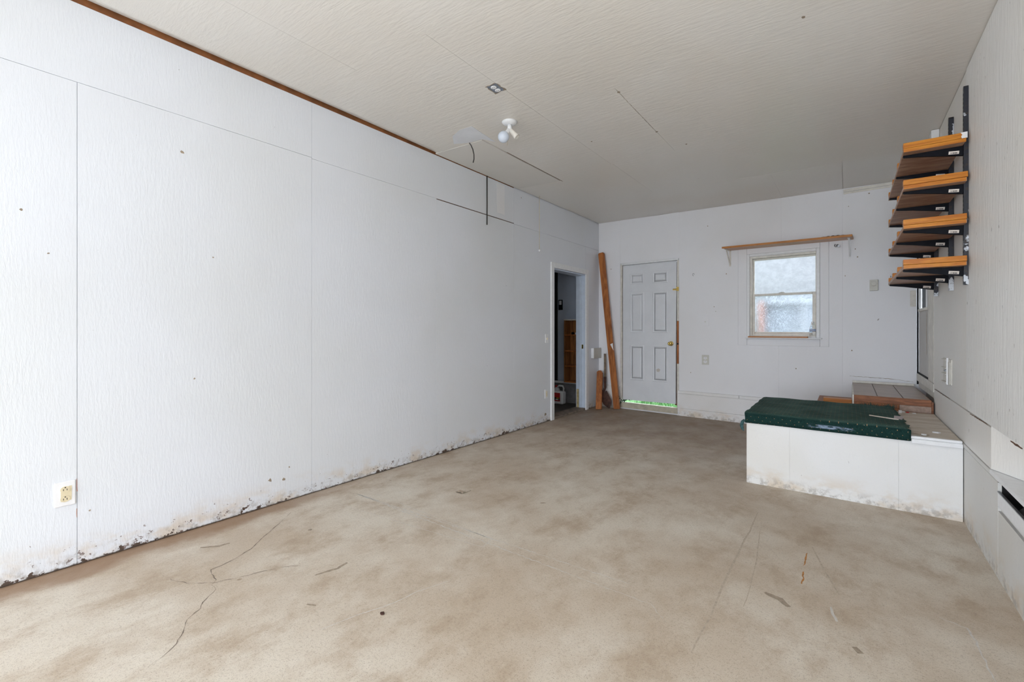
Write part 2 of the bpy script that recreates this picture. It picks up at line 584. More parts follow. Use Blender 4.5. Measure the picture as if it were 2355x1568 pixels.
def strip(pts, widths, z=0.0006, f=W, jag=0.3, rnd=None):
    """thin flat ribbon following 2D points on a surface; top just proud of it"""
    rnd = rnd or random
    dense = []
    for i in range(len(pts) - 1):
        a, b = Vector(pts[i]), Vector(pts[i + 1])
        n = max(1, int((b - a).length / 0.02))
        for k in range(n):
            dense.append(a.lerp(b, k / n))
    dense.append(Vector(pts[-1]))
    m = MB(f)
    vs, fs = [], []
    N = len(dense)
    for i, p in enumerate(dense):
        d = (dense[min(i + 1, N - 1)] - dense[max(i - 1, 0)])
        d = d.normalized() if d.length > 0 else Vector((1, 0))
        nrm = Vector((-d.y, d.x))
        w = widths * (0.5 + 0.5 * sin(pi * min(1, (i + 0.3) / N))) * (1 + jag * rnd.uniform(-1, 1)) / 2
        off = nrm * rnd.uniform(-1, 1) * widths * jag
        a, b = p + nrm * w + off, p - nrm * w + off
        vs += [(a.x, a.y, z), (b.x, b.y, z)]
        if i:
            fs.append((2 * i - 2, 2 * i - 1, 2 * i + 1, 2 * i))
    return m.add(vs, fs)


# ================================================================ STRUCTURE
# ---- floor
def floor_grid():
    m = MB()
    m.box((XL - 0.02, -2.82, -0.12), (XR + 0.12, 6.52, 0.0))
    return struct(m.build('floor', 'floor'))


floor = floor_grid()
FZ = 0.0006


def on_floor(name, pts, w, mat, jag=0.3):
    m = strip(pts, w, FZ, W, jag)
    return m.build(name, mat, floor)


on_floor('crack', [(-2.894, 1.521), (-2.77, 1.368), (-2.659, 1.223), (-2.587, 1.138), (-2.54, 1.039), (-2.523, 0.972), (-2.522, 0.921), (-2.473, 0.907), (-2.399, 0.9), (-2.365, 0.871), (-2.311, 0.867), (-2.249, 0.79), (-2.204, 0.766), (-2.164, 0.706), (-2.084, 0.665), (-2.032, 0.628), (-1.996, 0.583), (-1.967, 0.525)], 0.0035, 'crack', 0.8)
on_floor('crack', [(-2.651, 0.766), (-2.568, 0.776), (-2.475, 0.807), (-2.382, 0.881), (-2.332, 0.973), (-2.274, 1.129), (-2.207, 1.204)], 0.003, 'crack', 1.1)
on_floor('scratch', [(-1.668, 0.995), (-1.633, 1.132), (-1.577, 1.277), (-1.561, 1.398), (-1.509, 1.539)], 0.0045, 'scratch')
on_floor('scratch', [(-2.804, 1.781), (-1.595, 1.894), (-1.615, 1.994), (-2.802, 2.057)], 0.0035, 'scratch')
on_floor('scratch', [(-0.816, 2.022), (-2.829, 1.971), (-0.68, 1.927), (-0.658, 1.906), (-0.61, 1.862)], 0.006, 'scratch', 0.7)
on_floor('scratch', [(-0.059, 2.366), (-0.05, 2.31), (-0.035, 2.259)], 0.012, 'scratch', 0.15)
on_floor('scratch', [(0.301, 2.541), (0.38, 2.515), (0.391, 2.429), (0.392, 2.33), (0.399, 2.189)], 0.006, 'scratch', 0.6)
on_floor('worn_track', [(-0.468, 3.31), (-0.462, 2.968), (-0.467, 2.828), (-0.464, 2.273), (-0.455, 2.001), (-0.459, 1.88), (-0.461, 1.729)], 0.010, 'track', 0.12)
on_floor('worn_track', [(-0.415, 3.017), (-0.375, 2.609), (-0.357, 2.245), (-0.358, 2.146)], 0.006, 'track', 0.12)
on_floor('worn_track', [(-0.155, 2.956), (-0.094, 2.712), (-0.031, 2.494)], 0.009, 'track', 0.12)
on_floor('rust_stain', [(-0.175, 2.86), (-0.172, 2.78), (-0.178, 2.70)], 0.006, 'rust_stain', 0.5)
on_floor('rust_stain', [(-0.177, 2.63), (-0.171, 2.56), (-0.174, 2.50)], 0.008, 'rust_stain', 0.5)
on_floor('smear', [(-0.30, 2.32), (-0.24, 2.30), (-0.20, 2.26)], 0.03, 'smear', 0.12)
on_floor('smear', [(0.02, 2.12), (0.04, 2.09)], 0.025, 'smear', 0.12)
on_floor('smear', [(-1.87, 1.05), (-1.83, 1.07)], 0.012, 'smear', 0.12)
on_floor('smear', [(-2.82, 0.98), (-2.76, 1.05), (-2.75, 1.10)], 0.02, 'smear', 0.12)
on_floor('smear', [(-2.06, 1.20), (-2.03, 1.30), (-2.04, 1.36)], 0.018, 'smear', 0.12)

# ---- left wall
PT = 0.009     # sheet thickness


def rects_solid(f, rects, d0, d1):
    m = MB(f)
    for a0, a1, z0, z1 in rects:
        m.box((a0, d0, z0), (a1, d1, z1))
    return m


def sheets(f, polys, parent, mat, gap=0.0005, d0=-PT, d1=0.0, name='panel'):
    """each sheet its own object, edges set back by gap"""
    for poly in polys:
        n = len(poly)
        area = sum(poly[i][0] * poly[(i + 1) % n][1] - poly[(i + 1) % n][0] * poly[i][1] for i in range(n))
        if area < 0:
            poly = poly[::-1]
        out = []
        for i in range(n):
            p, q, r = Vector(poly[i - 1]), Vector(poly[i]), Vector(poly[(i + 1) % n])
            e1, e2 = (q - p).normalized(), (r - q).normalized()
            n1, n2 = Vector((-e1.y, e1.x)), Vector((-e2.y, e2.x))
            out.append(tuple(q + (n1 + n2) * gap))
        m = MB(f).prism(out, d0, d1, 1)
        m.build(name, mat, parent)


def rc(a0, a1, b0, b1): return [(a0, b0), (a1, b0), (a1, b1), (a0, b1)]


DY0, DY1, DZ = 5.115, 6.045, 2.0          # doorway in the left wall
wall_left = struct(rects_solid(LW, [(-2.82, DY0, -0.1, 2.86), (DY0, DY1, DZ, 2.86), (DY1, 6.62, -0.1, 2.86)], -0.11, -PT - 0.0005).build('wall_left', 'wall_left'))
sheets(LW, [rc(-2.80, 0.542, 0.006, 2.42), rc(0.542, 1.783, 0.006, 2.42), rc(1.783, 3.02, 0.006, 2.412), rc(3.02, 4.251, 0.006, 2.405),
            [(4.251, 0.006), (DY0, 0.006), (DY0, DZ), (6.042, DZ), (6.042, 2.403), (4.251, 2.403)],
            rc(6.042, 6.48, 0.006, 2.403),
            rc(-2.80, 1.783, 2.42, 2.817), rc(1.783, 4.251, 2.412, 2.817), rc(4.251, 6.48, 2.403, 2.815)], wall_left, 'wall_left', gap=0.001)
MB(LW).box((-2.80, -0.0085, 2.818), (4.25, -0.002, 2.90)).build('top_plate', 'orange_edge', wall_left)
MB(LW).box((3.02, -0.0085, 2.4065), (4.25, 0.0004, 2.4100)).build('seam_gap', 'brown_gap', wall_left)
# dark slit and faint patch high up near the far sheet
m = MB(LW)
m.tube([(3.755, 0.006, 2.83), (3.756, 0.007, 2.52), (3.754, 0.007, 2.30)], 0.006, 8)
tag(m.build('black_cable', 'cable', smooth=True), 'black cable hanging straight down the left wall from the ceiling', 'cable')
MB(LW).box((3.93, 0, 2.47), (4.07, 0.0015, 2.795)).build('patch', 'wall_back', wall_left)

# ---- ceiling
def ceil_box(m, x0, x1, y0, y1, d0, d1):
    vs = [(x, d, y) for x in (x0, x1) for d in (d0, d1) for y in (y0, y1)]
    return m.add(vs, [(0, 1, 3, 2), (4, 6, 7, 5), (0, 4, 5, 1), (2, 3, 7, 6), (0, 2, 6, 4), (1, 5, 7, 3)], CE)


cb = MB(CE)
ceil_box(cb, XL - 0.11, XR + 0.16, -2.82, 6.62, -0.16, -0.055)
ceil_box(cb, XL + 0.10, XR + 0.16, -2.82, 6.62, -0.054, -PT - 0.0005)
ceil_box(cb, XL - 0.11, XL + 0.10, 4.30, 6.62, -0.054, -PT - 0.0005)
ceiling = struct(cb.build('ceiling', 'ceiling'))
XE = XL + 0.09
cs = [[(XE, -0.70), (-2.49, -0.70), (-2.49, 1.725), (XE, 1.725)],
      [(-2.49, -0.70), (XR, -0.70), (XR, 1.725), (-2.49, 1.725)],
      [(XE, 1.725), (-1.86, 1.725), (-1.86, 4.15), (-2.525, 4.15), (-2.525, 2.995), (XE, 2.995)],
      [(-1.86, 1.725), (XR, 1.725), (XR, 2.84), (-1.86, 2.84)],
      [(-1.86, 2.84), (-1.246, 2.84), (-1.246, 4.15), (-1.86, 4.15)],
      [(-1.246, 2.84), (XR, 2.84), (XR, 4.03), (-1.246, 4.03)],
      [(-2.525, 4.15), (-1.845, 4.15), (-1.845, 5.31), (XL, 5.31), (XL, 4.33), (-2.525, 4.33)],
      [(-1.845, 4.15), (-1.246, 4.15), (-1.246, 4.03), (XR, 4.03), (XR, 5.27), (-1.845, 5.31)],
      [(XL, 5.31), (-0.635, 5.30), (-0.635, 6.48), (XL, 6.56)],
      [(-0.635, 5.30), (-0.045, 5.28), (-0.045, 6.34), (-0.635, 6.42)]]
sheets(CE, cs, ceiling, 'ceiling')
sheets(CE, [[(-0.045, 5.28), (XR, 5.27), (XR, 6.27), (-0.045, 6.34)]], ceiling, 'ceiling', d1=-0.003, gap=0.003)
sheets(CE, [[(XL + 0.004, 3.0), (-2.535, 3.0), (-2.535, 4.32), (XL + 0.004, 4.32)]], ceiling, plain('smooth_hatch_paint', (0.69, 0.665, 0.625), 0.45, vary=0.05, scale=2), gap=0.002, d0=-0.008, d1=0.004, name='access_hatch')
# sagging sheet edge along the left wall: it curls up and leaves a dark gap
m = MB(CE)
prof = [(0.092, 0.0), (0.070, -0.002), (0.050, -0.008), (0.034, -0.013), (0.016, -0.018)]
vs, fs = [], []
ys = [-2.80 + 5.80 * k / 12 for k in range(13)]
for j, y in enumerate(ys):
    k_ = 1.0 if y < 2.0 else max(0.35, 1.0 - (y - 2.0) * 0.6)
    for (x, d) in prof:
        vs.append((XL + 0.092 - (0.092 - x) , d * k_, y))
for j in range(len(ys) - 1):
    for i in range(len(prof) - 1):
        a = j * len(prof) + i
        fs.append((a, a + 1, a + 1 + len(prof), a + len(prof)))
m.add(vs, fs).build('sheet_edge', 'ceiling', ceiling, smooth=True)
ceil_gap = MB(CE)
ceil_box(ceil_gap, -2.530, -2.523, 3.35, 4.36, -0.003, 0.0006)
ceil_gap.build('seam_gap', 'brown_gap', ceiling)
# lighter paint patch by the hatch
MB(CE).prism([(-2.691, 2.802), (-2.56, 2.745), (-2.425, 2.745), (-2.44, 2.86), (-2.462, 3.098), (-2.52, 2.990), (-2.67, 2.985), (-2.80, 2.93)], 0.0, 0.0008).build('paint_patch', 'paint_patch', ceiling)
m = strip([(-1.243, 2.86), (-1.246, 3.2), (-1.248, 3.66)], 0.004, 0.0006, lambda x, y, z: CE(x, z, y), 0.5)
m.build('hairline_crack', 'smear', ceiling)
for cx, cy, rr in [(-1.244, 2.90, 0.011), (-1.246, 3.662, 0.010), (-0.18, 2.72, 0.009), (-1.77, 3.55, 0.007), (-1.12, 4.05, 0.008), (-1.1, 1.9, 0.006)]:
    pts = [(cx + rr * (0.7 + 0.6 * random.random()) * cos(a), cy + rr * (0.7 + 0.6 * random.random()) * sin(a)) for a in [2 * pi * k / 9 for k in range(9)]]
    MB(CE).prism(pts, 0.0, 0.001).build('nail_stain', 'smear', ceiling)

# ---- back wall
DS0, DS1 = 0.385, 1.222          # door opening
WS0, WS1, WZ0, WZ1 = 2.135, 2.835, 1.11, 2.085
wall_back = struct(rects_solid(BW, [
    (-3.2, DS0 - 0.02, -0.1, 2.86), (DS0 - 0.02, DS1 + 0.012, -0.1, 0.020), (DS0 - 0.02, DS1 + 0.012, 2.165, 2.86),
    (DS1 + 0.012, WS0, -0.1, 2.86), (WS0, WS1, -0.1, WZ0), (WS0, WS1, WZ1, 2.86), (WS1, 3.85, -0.1, 2.86)], -0.13, -PT - 0.0005).build('wall_back', 'wall_back'))
sheets(BW, [rc(0.0, 0.362, 0.346, 2.815),
            rc(0.362, 1.243, 2.17, 2.80),
            [(1.243, 0.346), (2.442, 0.346), (2.442, 0.985), (1.99, 0.985), (1.99, 2.2), (2.469, 2.2), (2.469, 2.765), (1.243, 2.79)],
            [(2.442, 0.346), (3.067, 0.346), (3.067, 2.755), (2.469, 2.765), (2.469, 2.2), (2.94, 2.2), (2.94, 0.985), (2.442, 0.985)],
            [(3.067, 0.346), (3.686, 0.346), (3.686, 2.745), (3.067, 2.755)]], wall_back, 'wall_back')
# painted curb and its cap strip
m = MB(BW)
m.box((DS1 + 0.0, -0.008, 0.0), (3.69, 0.006, 0.304))
m.build('curb', 'curb', wall_back)
m = MB(BW)
m.box((0.0, -0.008, 0.0), (DS0 - 0.03, 0.006, 0.33))
m.build('curb', 'curb', wall_back)
for a, b in ((DS1 + 0.004, 2.003), (2.006, 3.68), (0.0, DS0 - 0.04)):
    MB(BW).box((a, -0.008, 0.306 if a > 1 else 0.332), (b, 0.014, 0.345)).build('cap_strip', 'curb', wall_back, bevel=0.003)
strip([(DS1, 0.103), (1.8, 0.102), (2.6, 0.100)], 0.004, 0.0066, lambda s, z, d: BW(s, d, z), 0.2).build('crack', plain('curb_line', (0.42, 0.41, 0.40), 0.9), wall_back)
MB(BW).box((3.075, -0.001, 2.712), (3.686, 0.014, 2.742)).build('trim_strip', 'trim_old', wall_back, bevel=0.003)
MB(BW).box((3.075, -0.001, 2.690), (3.686, 0.008, 2.709)).build('trim_strip', 'trim_old', wall_back, bevel=0.003)
MB(BW).box((3.636, -0.001, 1.42), (3.682, 0.022, 1.585)).build('filler_block', 'trim_old', wall_back, bevel=0.004)
strip([(3.13, 0.665), (3.35, 0.662), (3.5, 0.657), (3.66, 0.640)], 0.004, 0.0008, lambda s, z, d: BW(s, d, z), 0.6).build('crack', 'smear', wall_back)
for s, z in [(1.62, 2.55), (2.28, 1.34), (1.70, 1.48), (1.72, 1.42), (3.12, 2.55), (3.3, 2.66), (3.20, 1.98), (3.18, 2.07), (2.0, 1.99), (3.09, 1.78), (2.62, 0.72), (1.40, 0.6), (0.2, 1.4), (0.21, 2.1), (3.15, 0.95), (1.85, 1.9)]:
    r = random.uniform(0.004, 0.007)
    MB(BW).prism([(s + r * cos(a), z + r * 1.2 * sin(a)) for a in [2 * pi * k / 7 for k in range(7)]], 0, 0.001).build('nail_hole', 'smear', wall_back)

# ---- right wall (upper sheets, lower painted curb, niche with louvre, entry door recess)
DRY = 5.10                        # the sheeted wall ends here, beyond it the door recess
m = MB(RW)
m.box((-2.82, -0.14, 0.70), (DRY, -0.016, 2.86))
m.box((3.24, -0.14, 0.47), (DRY, -0.016, 0.70))
m.box((-2.82, -0.24, 0.47), (3.24, -0.10, 0.70))
m.box((3.105, -0.14, -0.1), (DRY, -0.012, 0.47))
m.box((-2.82, -0.14, -0.1), (3.105, -0.012, 0.325))
m.box((-2.82, -0.24, 0.325), (3.105, -0.20, 0.47))
m.box((DRY, -0.24, -0.1), (6.45, -0.07, 0.73))
m.box((DRY, -0.24, 0.73), (5.40, -0.07, 2.86))
m.box((5.40, -0.24, 2.715), (6.45, -0.07, 2.86))
wall_right = struct(m.build('wall_right', 'wall_right'))
sheets(RW, [rc(3.79, DRY, 0.70, 2.735)], wall_right, 'wall_right', d0=-0.0155, d1=0.0)
sheets(RW, [rc(-2.80, 1.33, 0.705, 2.73), rc(1.33, 2.55, 0.705, 2.73), rc(2.55, 3.79, 0.705, 2.73)], wall_right, 'wall_right_strand', d0=-0.0155, d1=0.005)
sheets(RW, [rc(3.24, DRY, 0.485, 0.692)], wall_right, 'wall_right', d0=-0.0155, d1=-0.001)
MB(RW).box((-2.80, -0.0995, 0.487), (3.238, -0.085, 0.703)).build('panel', 'wall_right', wall_right)
sheets(RW, [rc(3.108, DRY, 0.0, 0.455), rc(-2.80, 3.104, 0.0, 0.322)], wall_right, 'curb_right', d0=-0.0115, d1=0.0)
MB(RW).box((3.10, -0.0115, 0.459), (DRY, 0.004, 0.482)).build('cap_strip', 'curb_right', wall_right, bevel=0.003)
MB(RW).box((-2.80, -0.0995, 0.466), (3.24, 0.005, 0.485)).build('ledge', 'trim', wall_right, bevel=0.003)
MB(RW).box((-2.80, -0.008, 0.345), (3.098, 0.003, 0.412)).build('louvre_flap', 'trim', wall_right, bevel=0.003)
MB(RW).box((-2.80, -0.006, 0.4125), (3.098, 0.004, 0.417)).build('louvre_edge', 'grey_metal', wall_right)
MB(RW).box((-2.80, -0.198, 0.327), (3.10, -0.196, 0.466)).build('niche_back', 'dark', wall_right)  # dark sheet for the shade deep in the slot
MB(RW).prism([(3.2405, -0.001), (3.05, -0.084), (3.05, -0.0845), (3.2405, -0.0845)], 0.487, 0.699, 2).build('slanted_panel', 'wall_right', wall_right)  # guessed slant, shaped so the recess side catches less light
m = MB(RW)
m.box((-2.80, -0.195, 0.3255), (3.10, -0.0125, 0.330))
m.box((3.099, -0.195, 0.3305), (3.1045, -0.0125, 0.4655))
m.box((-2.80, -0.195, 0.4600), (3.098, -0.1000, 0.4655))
m.build('niche_shade', 'dark', wall_right)  # dark boxes stand in for the shade inside the slot
strip([(2.87, 0.697), (2.75, 0.699), (2.70, 0.700)], 0.010, 0.006, lambda y, z, d: RW(y, d, z), 0.12).build('torn_edge', 'brown_gap', wall_right)
strip([(3.72, 0.690), (3.55, 0.694), (3.30, 0.697)], 0.006, 0.0008, lambda y, z, d: RW(y, d, z), 0.2).build('seam_gap', 'brown_gap', wall_right)
strip([(5.08, 0.692), (4.70, 0.694), (4.36, 0.696)], 0.005, 0.0008, lambda y, z, d: RW(y, d, z), 0.3).build('seam_gap', 'brown_gap', wall_right)
# torn paint line where the strand board overlaps
strip([(3.785, 0.72), (3.79, 1.2), (3.788, 1.7), (3.792, 2.2), (3.788, 2.45)], 0.010, 0.0015, lambda y, z, d: RW(y, d, z), 0.6).build('torn_edge', 'trim_old', wall_right)
MB(RW).box((4.80, 0.002, 2.56), (4.90, 0.05, 2.735)).build('filler_block', 'trim', wall_right, bevel=0.003)

# niche contents
m = MB()
m.lathe([(0, 0.028), (0.010, 0.032), (0.016, 0.026), (0.018, 0.014), (0.026, 0.012), (0.030, 0.0)], (0.645, 2.97, 0.366), (-0.5, -0.3, 0.8), 20)
tag(m.build('round_regulator', 'grey_metal', smooth=True), 'round dull metal regulator inside the dark slot of the right wall', 'regulator')
m = MB()
m.tube([(0.70, 2.45, 0.35), (0.68, 2.70, 0.35), (0.67, 2.92, 0.35)], 0.012, 10)
tag(m.build('pipe', 'grey_metal', smooth=True), 'short grey pipe inside the dark slot of the right wall', 'pipe')
m = MB()
m.lathe([(0, 0.018), (0.01, 0.022), (0.02, 0.018), (0.024, 0.0)], (0.635, 2.80, 0.350), (-0.5, -0.3, 0.8), 14)
tag(m.build('valve_cap', 'yellow', smooth=True), 'small yellow valve cap in the dark slot of the right wall', 'cap')
m = MB(RW)
m.box((2.66, 0.0105, 0.50), (2.72, 0.012, 0.60))
tag(MB(RW).prism([(2.70, 0.505), (2.735, 0.502), (2.74, 0.56), (2.735, 0.60), (2.71, 0.585), (2.70, 0.55)], -0.085, -0.083).build('tape', 'teal_tape'), 'scrap of dark blue tape on the right wall above the white ledge', 'tape')

# ---- door recess on the right: threshold, riser board, casing, part-glazed door
door_3 = struct_empty('door_3', (XR + 0.03, 5.75, 0.73))
m = MB(RW)
D3 = -0.014
m.box((5.46, D3 - 0.030, 0.735), (6.24, D3, 1.38))
m.box((5.46, D3 - 0.030, 1.38), (5.62, D3, 2.70))
m.box((6.10, D3 - 0.030, 1.38), (6.24, D3, 2.70))
m.box((5.62, D3 - 0.030, 2.58), (6.10, D3, 2.70))
m.build('door_panel', plain('old_cream_door', (0.60, 0.58, 0.55), 0.5, vary=0.12, scale=3), door_3)
MB(RW).box((5.63, D3 - 0.020, 1.39), (6.09, D3 - 0.010, 2.57)).build('glass', 'glass_dark', door_3)
m = MB(RW)
m.box((5.60, D3, 1.36), (6.12, D3 + 0.018, 1.385)); m.build('glazing_sill', 'trim_old', door_3, bevel=0.003)
for a in (5.61, 6.085):
    MB(RW).box((a, D3, 1.386), (a + 0.025, D3 + 0.010, 2.60)).build('glazing_bead', 'trim', door_3, bevel=0.002)
MB(RW).box((5.425, D3 - 0.035, 0.74), (5.452, D3 + 0.012, 2.71)).build('jamb', 'jamb', door_3)
MB(RW).box((5.105, D3 - 0.035, 0.735), (5.42, D3 + 0.016, 2.72)).build('casing', 'trim_old', door_3, bevel=0.004)
MB(RW).box((5.105, -0.069, 0.66), (6.24, 0.004, 0.732)).build('threshold', 'trim_old', door_3, bevel=0.004)
MB(RW).box((5.105, -0.069, 0.60), (6.24, -0.012, 0.658)).build('riser_board', 'trim_old', door_3)
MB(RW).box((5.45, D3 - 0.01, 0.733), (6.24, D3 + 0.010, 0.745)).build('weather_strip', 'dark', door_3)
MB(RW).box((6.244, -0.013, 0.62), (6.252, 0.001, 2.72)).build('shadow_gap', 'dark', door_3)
m = strip([(5.66, 1.34), (5.67, 1.2), (5.66, 1.0), (5.66, 0.95)], 0.04, D3 + 0.0008, lambda y, z, d: RW(y, d, z), 0.2)
m.build('drip_stain', plain('brown_drip', (0.50, 0.42, 0.33), 0.6, vary=0.2), door_3)

# ---- front wall around the open garage door (behind the camera)
m = MB()
m.box((XL - 0.11, -2.84, -0.1), (-3.02, -2.70, 2.86))
m.box((0.48, -2.84, -0.1), (XR + 0.24, -2.70, 2.86))
m.box((-3.02, -2.84, 2.13), (0.48, -2.70, 2.86))
struct(m.build('wall_front', 'trim'))

# ---- doorway in the left wall: casing, jamb, sill
door_2 = struct_empty('door_2', (XL, 5.58, 0.0))
MB(LW).box((5.055, -0.004, 0.0), (5.128, 0.017, 2.062)).build('casing', 'trim', door_2, bevel=0.004)
MB(LW).box((6.028, -0.004, 0.0), (6.108, 0.017, 2.062)).build('casing', 'trim', door_2, bevel=0.004)
MB(LW).box((5.130, -0.004, 1.992), (6.026, 0.017, 2.062)).build('casing', 'trim', door_2, bevel=0.004)
MB(LW).box((5.135, 0.017, 1.990), (6.02, 0.024, 2.005)).build('casing_bead', 'trim', door_2, bevel=0.002)
MB(LW).box((5.116, -0.15, 0.0), (5.133, -0.004, 1.985)).build('jamb', 'jamb', door_2)
MB(LW).box((6.024, -0.15, 0.03), (6.044, -0.004, 1.985)).build('jamb', 'jamb', door_2)
MB(LW).box((5.134, -0.15, 1.973), (6.022, -0.004, 1.990)).build('jamb', 'jamb', door_2)
MB(LW).box((6.010, -0.095, 0.03), (6.023, -0.055, 1.972)).build('door_stop', 'jamb', door_2, bevel=0.002)
MB(LW).box((6.011, -0.135, 0.03), (6.023, -0.1, 0.30)).build('bare_strip', plain('yellowed_wood', (0.62, 0.50, 0.27), 0.7, vary=0.3), door_2)
MB(LW).box((6.020, -0.054, 0.90), (6.0235, -0.030, 0.96)).build('strike_plate', 'brass', door_2)
MB(LW).box((5.13, -0.16, 0.001), (6.03, 0.0, 0.03)).build('sill', plain('worn_sill', (0.24, 0.19, 0.15), 0.8, vary=0.4, scale=12), door_2, bevel=0.004)

# ---- side room beyond the doorway
YS = 6.46
struct(MB().box((-6.6, 3.2, -0.12), (XL - 0.135, 6.9, -0.002)).build('floor', plain('dark_concrete', (0.13, 0.115, 0.10), 0.8, vary=0.3, scale=5)))
struct(MB().box((-6.6, 3.2, 2.5), (XL - 0.115, 6.9, 2.6)).build('ceiling', 'trim_old'))
struct(MB().box((-6.7, 3.2, -0.1), (-6.6, 6.9, 2.6)).build('wall_left', 'blue_wall'))
struct(MB().box((-6.6, 3.1, -0.1), (XL - 0.115, 3.2, 2.6)).build('wall_front', 'blue_wall'))
w = MB().box((-6.6, YS + 0.0, -0.1), (XL - 0.115, YS + 0.10, 2.6)).build('wall_back', 'blue_wall')
struct(w)
MB().box((-6.5, YS - 0.012, 0.0), (XL - 0.15, YS - 0.001, 0.315)).build('curb', 'concrete_block', w)
MB().box((-6.5, YS - 0.05, 0.317), (XL - 0.15, YS - 0.001, 0.345)).build('cap_strip', 'trim', w)
MB().box((-3.82, YS - 0.02, 0.36), (XL - 0.16, YS - 0.001, 2.49)).build('panel', 'blue_wall', w)
MB().box((-3.872, YS - 0.03, 0.35), (-3.825, YS - 0.001, 2.20)).build('dark_slot', 'dark', w)
# switch with dark surround
t = thing('wall_switch', 'black framed white switch on the bluish wall beyond the open doorway', 'switch', (-3.76, YS - 0.02, 1.52))
MB().box((-3.80, YS - 0.034, 1.50), (-3.725, YS - 0.021, 1.665)).build('frame', 'black_metal', t, bevel=0.002)
MB().box((-3.785, YS - 0.038, 1.585), (-3.74, YS - 0.0345, 1.65)).build('button', 'plate_white', t, bevel=0.002)
# open shelf cabinet
t = thing('shelf_cabinet', 'tall open pine shelf cabinet seen through the doorway, on the side room wall', 'cabinet', (-3.30, YS - 0.1, 0.346))
cx0, cx1, cy0, cy1, cz0, cz1 = -3.60, -3.27, YS - 0.20, YS - 0.021, 0.352, 1.325
MB().box((cx0, cy0, cz0), (cx0 + 0.018, cy1, cz1)).build('side_panel', 'cab_wood', t)
MB().box((cx1 - 0.018, cy0, cz0), (cx1, cy1, cz1)).build('side_panel', 'cab_wood', t)
MB().box((cx0 + 0.019, cy1 - 0.008, cz0), (cx1 - 0.019, cy1, cz1)).build('back_panel', 'cab_wood', t)
o = MB().box((cx0 - 0.003, cy0 - 0.003, cz1 + 0.001), (cx1 + 0.003, cy1, cz1 + 0.018)).build('top', 'trim_old', t)
for zz in (cz0, 0.60, 0.835, 1.085):
    MB().box((cx0 + 0.019, cy0, zz), (cx1 - 0.019, cy1 - 0.009, zz + 0.02)).build('shelf', 'board_pine', t)
m = MB(); m.lathe([(0, 0.022), (0.03, 0.024), (0.035, 0.015)], (-3.47, cy0 + 0.05, 1.1055), (0, 0, 1), 14)
tag(m.build('small_tin', 'black_metal', smooth=True), 'small black tin on the upper shelf of the pine cabinet', 'tin')
m = MB(); m.box((-3.42, cy0 + 0.03, 1.1055), (-3.38, cy0 + 0.09, 1.135))
tag(m.build('small_box', 'plate_grey', bevel=0.003), 'small grey box on the upper shelf of the pine cabinet', 'box')
# jug
t = thing('jug', 'white plastic jug with red label and red cap on the side room floor', 'jug', (-3.73, 6.30, 0.0))
m = MB()
jx0, jx1, jy0, jy1 = -3.80, -3.615, 6.24, 6.36
m.box((jx0, jy0, 0.0), (jx1, jy1, 0.205))
m.build('body', 'jug', t, bevel=0.022, seg=4, smooth=True)
m = MB()
m.prism([(jx0 + 0.012, 0.206), (jx0 + 0.03, 0.255), (jx0 + 0.05, 0.262), (jx0 + 0.075, 0.235), (jx0 + 0.085, 0.206)], jy0 + 0.02, jy1 - 0.02, 1)
m.build('shoulder', 'jug', t, bevel=0.006, smooth=True)
m = MB()
m.tube([(jx1 - 0.02, 6.30, 0.195), (jx1 - 0.012, 6.30, 0.25), (jx1 - 0.03, 6.30, 0.285), (jx0 + 0.09, 6.30, 0.288), (jx0 + 0.06, 6.30, 0.262)], 0.014, 10)
m.build('handle', 'jug', t, smooth=True)
m = MB(); m.lathe([(0, 0.02), (0.028, 0.02), (0.03, 0.016)], (jx0 + 0.04, 6.30, 0.262), (0, 0, 1), 16)
m.build('cap', 'red', t, smooth=False)
lab = MB().box((jx0 + 0.01, jy0 - 0.0015, 0.045), (jx1 - 0.045, jy0 - 0.0003, 0.178)).build('label', 'red', t)
m = MB().box((jx0 + 0.01, jy0 - 0.0025, 0.060), (jx1 - 0.05, jy0 - 0.0016, 0.108)); m.build('dark_band', 'black_print', lab)
m = MB().box((jx0 + 0.075, jy0 - 0.0033, 0.090), (jx0 + 0.12, jy0 - 0.0026, 0.102)); m.build('yellow_mark', 'yellow', lab)
m = MB().box((jx0 + 0.06, jy0 - 0.0033, 0.066), (jx0 + 0.11, jy0 - 0.0026, 0.080)); m.build('white_mark', 'plate_white', lab)

# ---- six-panel door in the back wall
door_1 = struct_empty('door_1', tuple(BW(0.8, 0, 0.12)))
m = MB(BW)
m.prism([(0.402, 0.138), (1.190, 0.150), (1.205, 2.118), (0.402, 2.128)], -0.045, -0.006, 1)
m.build('slab', 'door', door_1, bevel=0.002)


def door_field(s0, s1, z0, z1):
    m = MB(BW)
    w_ = 0.016
    r1 = [(s0, z0), (s1, z0), (s1, z1), (s0, z1)]
    def inset(r, k): return [(r[0][0] + k, r[0][1] + k), (r[1][0] - k, r[1][1] + k), (r[2][0] - k, r[2][1] - k), (r[3][0] + k, r[3][1] - k)]
    rings = [(r1, -0.0062), (inset(r1, 0.008), -0.0028), (inset(r1, 0.016), -0.0028), (inset(r1, 0.026), -0.0060), (inset(r1, 0.042), -0.0060), (inset(r1, 0.054), -0.0030)]
    vs, fs = [], []
    for ring, d in rings:
        vs += [(p[0], d, p[1]) for p in ring]
    for i in range(len(rings) - 1):
        for k in range(4):
            k2 = (k + 1) % 4
            fs.append((i * 4 + k, i * 4 + k2, (i + 1) * 4 + k2, (i + 1) * 4 + k))
    e = (len(rings) - 1) * 4
    fs.append((e, e + 1, e + 2, e + 3))
    m.add(vs, fs)
    return m.build('raised_panel', 'door', door_1)


